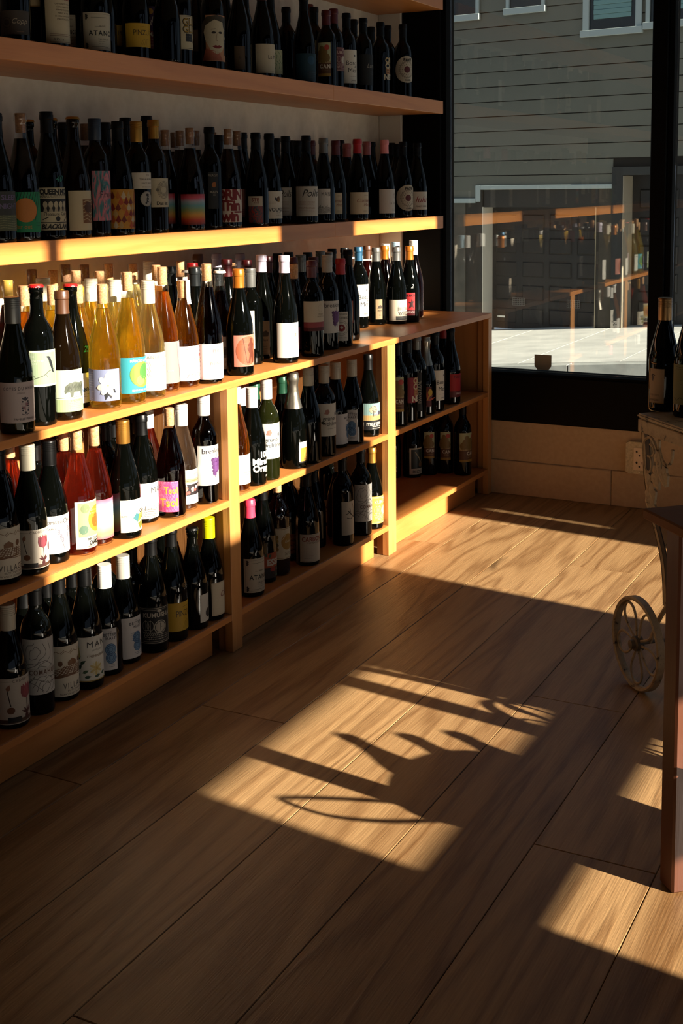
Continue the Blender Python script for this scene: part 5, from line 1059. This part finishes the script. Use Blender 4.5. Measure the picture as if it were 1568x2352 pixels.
K|B|y|-0.435|2.597|0.304|cork:cork|-|0|0|0|0|left golden yellow bottle, tan cork, behind and right of raven label, counter
K|B|y|-0.123|2.231|0.3|cork:cork|-|0|0|0|0|right golden yellow bottle, tan cork, behind and right of raven label, counter
K|B|w|-0.261|2.357|0.303|screw:cream|-|0|0|0|0|pale yellow bottle, cream screw cap, right behind raven label, counter
K|B|a|-0.135|2.149|0.306|cork:cork|-|0|0|0|0|amber bottle, tan cork, behind and right of crest label, counter
K|B|y|-0.357|2.557|0.325|cork:brown|-|0|0|0|0|golden yellow bottle, brown cork, right behind buffalo label, counter
K|B|y|-0.285|2.512|0.31|cork:cork|-|0|0|0|0|left golden yellow bottle, tan cork, right behind blue brush label, counter
K|B|y|-0.177|2.387|0.287|cork:cork|-|0|0|0|0|right golden yellow bottle, tan cork, right behind blue brush label, counter
K|B|y|-0.435|2.73|0.313|cork:brown|-|0|0|0|0|golden yellow bottle, brown cork, behind and right of blue brush label, counter
K|B|y|-0.201|2.467|0.294|screw:cream|-|0|0|0|0|golden yellow bottle, cream screw cap, behind and left of white flower label, counter
K|B|y|-0.291|2.615|0.303|cork:cork|-|0|0|0|0|golden yellow bottle, tan cork, right behind white flower label, counter
K|B|w|-0.435|2.837|0.308|cork:cork|-|0|0|0|0|pale yellow bottle, tan cork, right behind white flower label, counter
K|B|w|-0.189|2.547|0.288|screw:cream|-|0|0|0|0|pale yellow bottle, cream screw cap, behind and right of white flower label, counter
K|B|w|-0.405|2.912|0.302|cork:cork|-|0|0|0|0|pale yellow bottle, tan cork, right behind island label, counter
K|B|w|-0.435|3.029|0.305|screw:white|-|0|0|0|0|pale yellow bottle, white screw cap, right behind grey capitals label, counter
K|B|a|-0.303|2.885|0.303|cork:cork|-|0|0|0|0|amber bottle, tan cork, right behind grey capitals label, counter
K|B|k|-0.225|2.846|0.304|cap:slate|-|0|0|0|0|dark bottle, slate grey capsule, right behind pink figure label, counter
K|B|a|-0.345|3.064|0.303|cork:cork|-|0|0|0|0|amber bottle, tan cork, right behind cartoon label, counter
K|X|k|-0.258|3.002|0.303|cap:red|-|0|0|0|0|dark bottle, red capsule, behind and right of cartoon label, counter
K|B|k|-0.141|2.841|0.306|cap:slate|-|0|0|0|0|dark bottle, slate grey capsule, behind and right of cartoon label, counter
K|B|a|-0.225|2.928|0.287|crown:white|-|0|0|0|0|amber bottle, white crown cap, right behind cartoon label, counter
K|B|k|-0.435|3.291|0.314|cap:brown|-|0|0|0|0|dark bottle, brown capsule, behind and left of pink lace label, counter
K|B|d|-0.243|3.083|0.279|crown:white|-|0|0|0|0|dark red bottle, white crown cap, right behind pink lace label, counter
K|B|k|-0.171|3.002|0.292|cap:slate|-|0|0|0|0|dark bottle, slate grey capsule, right behind rosette label, counter
K|B|k|-0.435|3.4|0.308|cap:lilac|-|0|0|0|0|dark bottle, lilac capsule, behind and left of rosette label, counter
K|B|k|-0.261|3.191|0.303|cap:maroon|-|0|0|0|0|dark bottle, maroon capsule, right behind rosette label, counter
K|X|k|-0.294|3.269|0.288|cork:cork|-|0|0|0|0|dark bottle, tan cork, behind and right of rosette label, counter
K|B|k|-0.399|3.486|0.303|cap:lilac|-|0|0|0|0|dark bottle, lilac capsule, right behind warrior label, counter
K|B|k|-0.291|3.354|0.292|cap:maroon|-|0|0|0|0|dark bottle, maroon capsule, right behind tall white label, counter
K|B|k|-0.219|3.318|0.281|cork:cork|-|0|0|0|0|dark bottle, tan cork, right behind tall white label, counter
K|B|k|-0.261|3.434|0.299|cap:maroon|-|0|0|0|0|dark bottle, maroon capsule, right behind tan shaded label, counter
K|B|k|-0.285|3.538|0.303|cap:blk|-|0|0|0|0|dark bottle, black capsule, behind and left of faint tree label, counter
K|B|k|-0.291|3.621|0.303|cap:blk|-|0|0|0|0|dark bottle, black capsule, right behind faint tree label, counter
K|B|k|-0.189|3.47|0.298|cap:maroon|-|0|0|0|0|dark bottle, maroon capsule, right behind yellow letters label, counter
K|X|k|-0.204|3.551|0.299|screw:grey|-|0|0|0|0|dark bottle, grey screw cap, right behind yellow letters label, counter
K|B|k|-0.261|3.7|0.3|cap:slate|-|0|0|0|0|dark bottle, slate grey capsule, right behind rose band label, counter
K|B|k|-0.201|3.631|0.289|cap:maroon|-|0|0|0|0|dark bottle, maroon capsule, right behind rose band label, counter
K|X|k|-0.258|3.785|0.3|screw:grey|-|0|0|0|0|dark bottle, grey screw cap, behind and left of violet grapes label, counter
K|X|k|-0.27|3.865|0.291|cap:grey|-|0|0|0|0|dark bottle, grey capsule, right behind violet grapes label, counter
K|X|k|-0.294|3.94|0.301|cap:blk|-|0|0|0|0|dark bottle, black capsule, right behind violet grapes label, counter
K|B|k|-0.285|4.021|0.301|cap:slate|-|0|0|0|0|dark bottle, slate grey capsule, right behind ringed seal label, counter
K|B|d|-0.321|4.28|0.295|cap:brown|-|0|0|0|0|dark red bottle, brown capsule, behind and right of tall serif label, counter
K|B|d|-0.279|4.348|0.291|cap:amber|-|0|0|0|0|dark red bottle, amber capsule, behind and right of tan shaded label, counter
K|B|d|-0.315|4.431|0.298|screw:white|-|0|0|0|0|dark red bottle, white screw cap, behind and right of tan shaded label, counter
K|B|d|-0.309|4.512|0.3|screw:pale|-|0|0|0|0|dark red bottle, pale blue screw cap, right behind outlined letters label, counter
B|X|k|-0.138|2.039|0.302|cap:blk|-|0|0|0|0|dark bottle, black capsule, behind and left of ploughed field label, near bay top
B|B|p|-0.165|2.112|0.285|cork:cork|-|0|0|0|0|pink bottle, tan cork, behind and right of ploughed field label, near bay top
B|X|k|-0.162|2.192|0.268|cap:blk|-|0|0|0|0|dark bottle, black capsule, right behind tulip label, near bay top
B|B|p|-0.153|2.284|0.268|cork:cork|-|0|0|0|0|pink bottle, tan cork, behind and right of flower sprig label, near bay top
B|B|k|-0.219|2.337|0.268|cap:blk|-|0|0|0|0|dark bottle, black capsule, right behind flower sprig label, near bay top
B|X|k|-0.12|2.403|0.278|cap:blk|-|0|0|0|0|dark bottle, black capsule, behind and right of pink gradient label, near bay top
B|X|k|-0.168|2.494|0.268|cap:blk|-|0|0|0|0|dark bottle, black capsule, behind and left of polyhedron label, near bay top
B|X|k|-0.144|2.573|0.268|screw:blk|-|0|0|0|0|dark bottle, black screw cap, behind and left of landscape foot label, near bay top
B|B|p|-0.171|2.646|0.268|screw:white|-|0|0|0|0|pink bottle, white screw cap, right behind landscape foot label, near bay top
B|X|k|-0.246|2.672|0.268|cap:blk|-|0|0|0|0|dark bottle, black capsule, right behind polyhedron label, near bay top
B|B|d|-0.129|2.736|0.268|cap:maroon|-|0|0|0|0|dark red bottle, maroon capsule, right behind patterned label, near bay top
L|B|k|-0.129|2.099|0.268|cap:blk|-|0|0|0|0|dark bottle, black capsule, behind and right of tulip label, near bay bottom
L|X|k|-0.132|2.178|0.268|cap:blk|-|0|0|0|0|dark bottle, black capsule, behind and right of contour line label, near bay bottom
L|X|k|-0.126|2.265|0.268|cap:blk|-|0|0|0|0|dark bottle, black capsule, behind and right of ploughed field label, near bay bottom
L|B|k|-0.153|2.339|0.268|cap:gold|-|0|0|0|0|dark bottle, gold capsule, right behind blossom label, near bay bottom
L|X|k|-0.15|2.421|0.268|cap:blk|-|0|0|0|0|left dark bottle, black capsule, right behind blue rings label, near bay bottom
L|X|k|-0.12|2.491|0.268|cap:blk|-|0|0|0|0|right dark bottle, black capsule, right behind blue rings label, near bay bottom
L|X|k|-0.126|2.583|0.268|cap:blk|-|0|0|0|0|dark bottle, black capsule, right behind white clock label, near bay bottom
L|B|d|-0.123|2.677|0.268|cork:cork|-|0|0|0|0|dark red bottle, tan cork, right behind mustard label, near bay bottom
L|B|k|-0.195|2.725|0.268|cap:blk|-|0|0|0|0|dark bottle, black capsule, behind and right of white clock label, near bay bottom
C|B|k|-0.123|3.047|0.268|screw:white|-|0|0|0|0|dark bottle, white screw cap, right behind tall white label, middle bay top
C|B|k|-0.135|3.135|0.268|cap:green|-|0|0|0|0|dark bottle, green capsule, right behind white words bottle, middle bay top
C|B|k|-0.135|3.347|0.268|cap:blk|-|0|0|0|0|dark bottle, black capsule, behind and right of lady label, middle bay top
C|B|k|-0.039|3.295|0.295|screw:beige|-|0|0|0|0|dark bottle, beige screw cap, behind and right of orange foil bottle, middle bay top
C|B|k|-0.153|3.552|0.268|cap:blk|-|0|0|0|0|dark bottle, black capsule, behind and left of rounded letters label, middle bay top
C|B|k|-0.165|3.638|0.268|screw:beige|-|0|0|0|0|dark bottle, beige screw cap, right behind rounded letters label, middle bay top
D|B|k|-0.153|3.166|0.268|cap:blk|-|0|0|0|0|dark bottle, black capsule, behind and right of cornered cream label, middle bay bottom
D|B|k|-0.195|3.347|0.268|cap:blk|-|0|0|0|0|dark bottle, black capsule, right behind gold scroll label, middle bay bottom
D|X|k|-0.198|3.43|0.268|cap:blk|-|0|0|0|0|dark bottle, black capsule, right behind rust label, middle bay bottom
D|B|k|-0.105|3.382|0.268|cap:blk|-|0|0|0|0|dark bottle, black capsule, right behind red capitals label, middle bay bottom
D|B|k|-0.117|3.462|0.268|cap:blk|-|0|0|0|0|dark bottle, black capsule, right behind bare tree label, middle bay bottom
D|X|k|-0.12|3.671|0.268|cap:blk|-|0|0|0|0|dark bottle, black capsule, behind and left of bare tree label, middle bay bottom
D|B|k|-0.093|3.585|0.271|cork:cork|-|0|0|0|0|dark bottle, tan cork, right behind bare tree label, middle bay bottom
E|B|k|-0.117|4.162|0.268|cap:blk|-|0|0|0|0|dark bottle, black capsule, right behind tan landscape label, far bay top
E|B|k|-0.117|4.261|0.268|cap:slate|-|0|0|0|0|dark bottle, slate grey capsule, right behind silver stripe label, far bay top
E|X|k|-0.15|4.57|0.268|cap:blk|-|0|0|0|0|dark bottle, black capsule, right behind tall serif label, far bay top
E|B|k|-0.135|4.647|0.268|cap:blk|-|0|0|0|0|dark bottle, black capsule, right behind red script label, far bay top
U|B|k|-0.363|2.396|0.268|cap:blk|-|0|0|0|0|dark bottle, black capsule, behind and left of grey emblem label, upper wall shelf
U|B|k|-0.453|2.681|0.268|cap:blk|-|0|0|0|0|dark bottle, black capsule, right behind red handwriting label, upper wall shelf
U|B|k|-0.339|2.722|0.268|cap:blk|-|0|0|0|0|dark bottle, black capsule, right behind cornered cream label, upper wall shelf
U|B|k|-0.399|2.915|0.268|cap:blk|-|0|0|0|0|dark bottle, black capsule, behind and left of mustard label, upper wall shelf
U|B|k|-0.261|2.911|0.268|cap:blk|-|0|0|0|0|dark bottle, black capsule, behind and left of grape letters label, upper wall shelf
U|B|k|-0.441|3.303|0.285|cap:blk|-|0|0|0|0|left dark bottle, black capsule, right behind dull brown label, upper wall shelf
U|B|k|-0.381|3.515|0.288|cap:blk|-|0|0|0|0|right dark bottle, black capsule, right behind dull brown label, upper wall shelf
U|X|k|-0.426|3.699|0.302|cap:blk|-|0|0|0|0|dark bottle, black capsule, right behind plain cream label, upper wall shelf
"""
for row in ROWS.strip().split('\n'): build_bottle(row)
# ---------------------------------------------------------------- garden cart, small table, crate
U_ = Vector((.6791, -.7340, 0)); N_ = Vector((.7340, .6791, 0)); Z_ = Vector((0, 0, 1))
q = NT('chipped_cream_paint', .6); tc = q.n('TexCoord'); n = q.n('TexNoise', Scale=42.0, Detail=5.0, Roughness=.65); q.l(tc.outputs['Object'], n.inputs['Vector'])
q.l(q.ramp(n.outputs[0], [(.34, (.02, .014, .009)), (.40, (.26, .19, .11)), (.60, (.34, .255, .15)), (.70, (.22, .155, .085))]), q.b.inputs['Base Color']); M_CHIP = q.m
M_IRON = noisy('aged_iron', (.045, .035, .024), (.14, .105, .065), 30, .5, spec=.4)
cart = thing('flower_cart', 'antique flower cart of chipped cream painted iron with spoked wheel', 'cart', (1.05, 3.08, 0), math.atan2(U_.y, U_.x))
def cp(name, bm, m, par=None, smooth=False): return link(name, finish(bm, name, smooth, 40), m, par or cart)
# cart space: x along the side (U), y across (N), z up
CL, CW = .62, .42
bm = bmesh.new(); box(bm, -.008, CL+.01, -.012, CW, .692, .703); bmesh.ops.bevel(bm, geom=bm.edges[:], offset=.004, segments=2, affect='EDGES'); cp('top_board', bm, M_CHIP)
for y0 in (-.006, CW-.014):
    bm = bmesh.new(); box(bm, -.012, CL+.012, y0, y0+.008, .655, .688); bmesh.ops.bevel(bm, geom=bm.edges[:], offset=.002, segments=1, affect='EDGES'); cp('side_rail', bm, M_CHIP)
for x0 in (-.012, CL):
    bm = bmesh.new(); box(bm, x0, x0+.008, .004, CW-.016, .655, .688); cp('end_rail', bm, M_CHIP)
LEG = [(.002, .657), (.012, .60), (.018, .55), (.034, .50), (.055, .452), (.080, .410), (.104, .365), (.119, .31), (.126, .242)]
def leg(xs, mir, y0, sgn):
    bm = bmesh.new(); P = spline([Vector((xs+mir*a, y0, z)) for a, z in LEG], 3); prev = None
    for p in P:                # angle iron: one flange facing out, one along the side
        w = .015
        ring = [bm.verts.new(p+Vector(v)) for v in ((0, 0, 0), (0, sgn*.003, 0), (mir*w, sgn*.003, 0), (mir*w, sgn*.0005, 0), (mir*.003, 0.0005*sgn, 0), (mir*.003, sgn*.018, 0), (0, sgn*.018, 0))]
        if prev:
            for i in range(7): bm.faces.new((prev[i], ring[i], ring[(i+1) % 7], prev[(i+1) % 7]))
        prev = ring
    lg_ = cp('leg', bm, M_CHIP)
    bm = bmesh.new(); prev = None
    for p in P:
        ring = [bm.verts.new(p+Vector(v)) for v in ((mir*.0155, sgn*.001, 0), (mir*.034, sgn*.001, 0), (mir*.034, sgn*.004, 0), (mir*.0155, sgn*.004, 0))]
        if prev:
            for i in range(4): bm.faces.new((prev[i], ring[i], ring[(i+1) % 4], prev[(i+1) % 4]))
        prev = ring
    cp('flange', bm, mat('shaded_flange_tone', (.010, .007, .005), .6), lg_)  # dark colour stands for shade on the flange's inner side
for xs, mir in ((0, 1), (CL, -1)):
    leg(xs, mir, -.004, 1); leg(xs, mir, CW-.008, -1)
def frond(bm, pts, r): tube(bm, spline(pts, 4), r, 6)
def leafm(bm, x, z, ang, ln, wd, y=0.0):
    c, s = math.cos(ang), math.sin(ang); pr = [(0, 0), (.2, .5), (.4, .38), (.55, .55), (.75, .3), (1, 0), (.75, -.3), (.55, -.55), (.4, -.38), (.2, -.5)]
    top = [bm.verts.new((x+ln*t*c-wd*k*s, y-.004+.002*abs(k), z+ln*t*s+wd*k*c)) for t, k in pr]; bot = [bm.verts.new(v.co+Vector((0, .006, 0))) for v in top]
    m0 = bm.verts.new((x+ln*.5*c, y-.008, z+ln*.5*s)); nn = len(top)
    for i in range(nn): bm.faces.new((top[i], top[(i+1) % nn], m0)); bm.faces.new((top[i], bot[i], bot[(i+1) % nn], top[(i+1) % nn]))
    bm.faces.new(bot)
for xs, mir in ((0, 1), (CL, -1)):       # cast corner brackets: scroll, rings and leaves
    bm = bmesh.new(); X = lambda a: xs+mir*a; y = -.002
    frond(bm, [(X(.022), y, .575), (X(.012), y, .61), (X(.020), y, .638), (X(.045), y, .650), (X(.065), y, .640), (X(.082), y, .622), (X(.10), y, .612)], .0042)
    frond(bm, [(X(.022), y, .575), (X(.034), y, .560), (X(.05), y, .565), (X(.055), y, .585), (X(.048), y, .60), (X(.036), y, .60)], .0038)
    frond(bm, [(X(.045), y, .632), (X(.062), y, .628), (X(.066), y, .612), (X(.056), y, .604)], .0035)
    frond(bm, [(X(.10), y, .612), (X(.115), y, .598), (X(.135), y, .598), (X(.150), y, .612), (X(.155), y, .64)], .004)
    frond(bm, [(X(.10), y, .612), (X(.088), y, .632), (X(.090), y, .652)], .0045)
    for a, z, an, ln, wd in ((.04, .560, -1.35, .055, .030), (.05, .54, -1.1, .06, .032), (.04, .52, -1.4, .06, .030), (.058, .50, -1.2, .05, .026), (.05, .49, -1.5, .045, .022), (.07, .585, -1.0, .05, .030), (.085, .60, -1.1, .06, .028), (.095, .58, -.9, .05, .026), (.115, .595, -1.2, .055, .022), (.07, .61, -.4, .04, .028), (.06, .56, -.7, .05, .03)):
        leafm(bm, X(a), z, an if mir > 0 else math.pi-an, ln, wd, y)
    cp('corner_bracket', bm, M_CHIP, smooth=False)
for y0 in (.004, CW-.016):
    bm = bmesh.new(); box(bm, .118, CL-.118, y0, y0+.010, .236, .258); cp('lower_rail', bm, M_CHIP)
    bm = bmesh.new()
    for z in (.365, .335): tube(bm, [(.115, y0, z), (CL/2, y0, z-.03), (CL-.115, y0, z)], .0035, 6)
    cp('side_wire', bm, M_CHIP)
bm = bmesh.new()
for z in (.365, .335): tube(bm, [(.12, .006, z), (.145, CW/2, z+.02), (.12, CW-.01, z)], .0035, 6)
cp('end_wire', bm, M_CHIP)
WR = .120
def wheel(cx, cy):
    w = link('wheel', None, None, cart, (cx, cy, WR)); bm = bmesh.new(); n = 44
    prof = [(WR, -.009), (WR, .009), (WR-.004, .0115), (WR-.010, .009), (WR-.012, .0), (WR-.010, -.009), (WR-.004, -.0115)]
    rg = []
    for k in range(n):
        a = 2*math.pi*k/n; rg.append([bm.verts.new((r*math.cos(a), yy, r*math.sin(a))) for r, yy in prof])
    for k in range(n):
        for i in range(7): bm.faces.new((rg[k][i], rg[(k+1) % n][i], rg[(k+1) % n][(i+1) % 7], rg[k][(i+1) % 7]))
    cp('rim', bm, M_CHIP, w, True)
    for k in range(5):           # petal shaped loop spokes
        a = 2*math.pi*k/5+.9; bm = bmesh.new(); P = []
        for t in range(25):
            s = t/24; rr = .016+(WR-.030)*math.sin(math.pi*s)**.75; P.append((rr*math.cos(a+.36*(2*s-1)*1.35*math.sin(math.pi*s)**.5+.25*(2*s-1)), 0, rr*math.sin(a+.36*(2*s-1)*1.35*math.sin(math.pi*s)**.5+.25*(2*s-1))))
        tube(bm, P, .0034, 6); cp('spoke', bm, M_CHIP, w, True)
    bm = bmesh.new(); lathe(bm, [(.006, -.024), (.011, -.022), (.012, -.012), (.019, -.010), (.020, .008), (.010, .010)], 18, cap0=True, cap1=True)
    for v in bm.verts: v.co = Vector((v.co.x, v.co.z, v.co.y))
    cp('hub', bm, M_IRON, w, True); return w
wheel(.052, -.030); wheel(CL-.10, -.030); wheel(.052, CW+.03); wheel(CL-.10, CW+.03)
for xa in (.052, CL-.10):
    bm = bmesh.new(); tube(bm, [(xa, -.045, WR), (xa, CW+.045, WR)], .005, 8); cp('axle', bm, M_IRON)
    for y0 in (.004, CW-.014):
        bm = bmesh.new(); tube(bm, [(xa, y0, WR), (xa+.04, y0, .19), (.135 if xa < .3 else CL-.135, y0, .245)], .006, 6); cp('strut', bm, M_CHIP)
# small brown table in front of the cart
TX, TY = 1.278, 2.167
tab = thing('side_table', 'small brown wooden table cut off by the right edge of the photo', 'table', (TX, TY, 0), math.atan2(U_.y, U_.x))
def tb(name, x0, x1, y0, y1, z0, z1, m=M_TABLE, bev=.003):
    bm = bmesh.new(); box(bm, x0, x1, y0, y1, z0, z1); bmesh.ops.bevel(bm, geom=bm.edges[:], offset=bev, segments=1, affect='EDGES'); return link(name, finish(bm, name), m, tab)
TL, TW = .58, .70
tb('table_top', 0, TL, 0, TW, .681, .700)
for xa in (.032, TL-.079):
    for ya in (.030, TW-.077):
        if xa > .2 and ya > .2: continue
        bm = bmesh.new(); box(bm, xa, xa+.047, ya, ya+.047, 0, .6805); bmesh.ops.bevel(bm, geom=bm.edges[:], offset=.004, segments=1, affect='EDGES')
        lg = link('leg', finish(bm, 'leg'), wood('shaded_leg_wood', (.07, .018, .005), (.10, .028, .008), 'Z', 1, .45, 6, .8) if 'shaded_leg_wood' not in MATS else MATS['shaded_leg_wood'], tab)  # legs darker than the top, their shade put into the wood colour
# tub of bottles on the floor, just outside the frame: its shadow falls into the light on the boards
tub = thing('bottle_tub', 'round metal tub with a ring handle holding bottles, beside the table out of view', 'tub', (1.57, 2.26, 0))
bm = bmesh.new(); lathe(bm, [(.10, 0), (.105, .004), (.13, .12), (.163, .258), (.170, .268), (.162, .269), (.126, .12), (.098, .012)], 32, cap0=True, cap1=True); link('bucket', finish(bm, 'bucket', True, 40), M_IRON, tub)
bm = bmesh.new(); tube(bm, spline([(-.12, -.13, .262), (-.125, -.18, .30), (-.10, -.235, .345), (-.07, -.262, .362), (-.04, -.265, .33), (-.03, -.22, .29), (-.02, -.165, .262)], 6), .006, 8); link('handle', finish(bm, 'handle', True), M_IRON, tub)
for k, tip in enumerate(((1.577, 2.318, .40), (1.652, 2.388, .38), (1.695, 2.455, .36))):
    b = Vector(tip)-Vector((.16, .10, .22))
    t = thing('wine_bottle', ('first', 'second', 'third')[k]+' dark bottle leaning in the metal tub beside the table, out of view', 'bottle', b, 0, 'bottles in the tub')
    d = Vector(tip)-Vector(b); t.rotation_euler = d.to_track_quat('Z', 'X').to_euler(); hz = .308
    t.location = Vector(tip)-d.normalized()*hz
    me = cached(('gmc', hz), lambda: glass_mesh('B', hz))
    if not me.materials: me.materials.append(G['k'])
    link('glass', me, None, t)

reflector = boxmesh('reflector', 1.72, 2.93, -2.2, 1.42, .0003, .008, noisy('bounce_pale', (.70, .64, .54), (.78, .73, .64), 90, .95), None, .003)  # added unseen sheet in the sun, bounces light up to the shelves
reflector['label'] = 'pale flat reflector added out of view to bounce sunlight onto the shelves'; reflector['category'] = 'reflector'
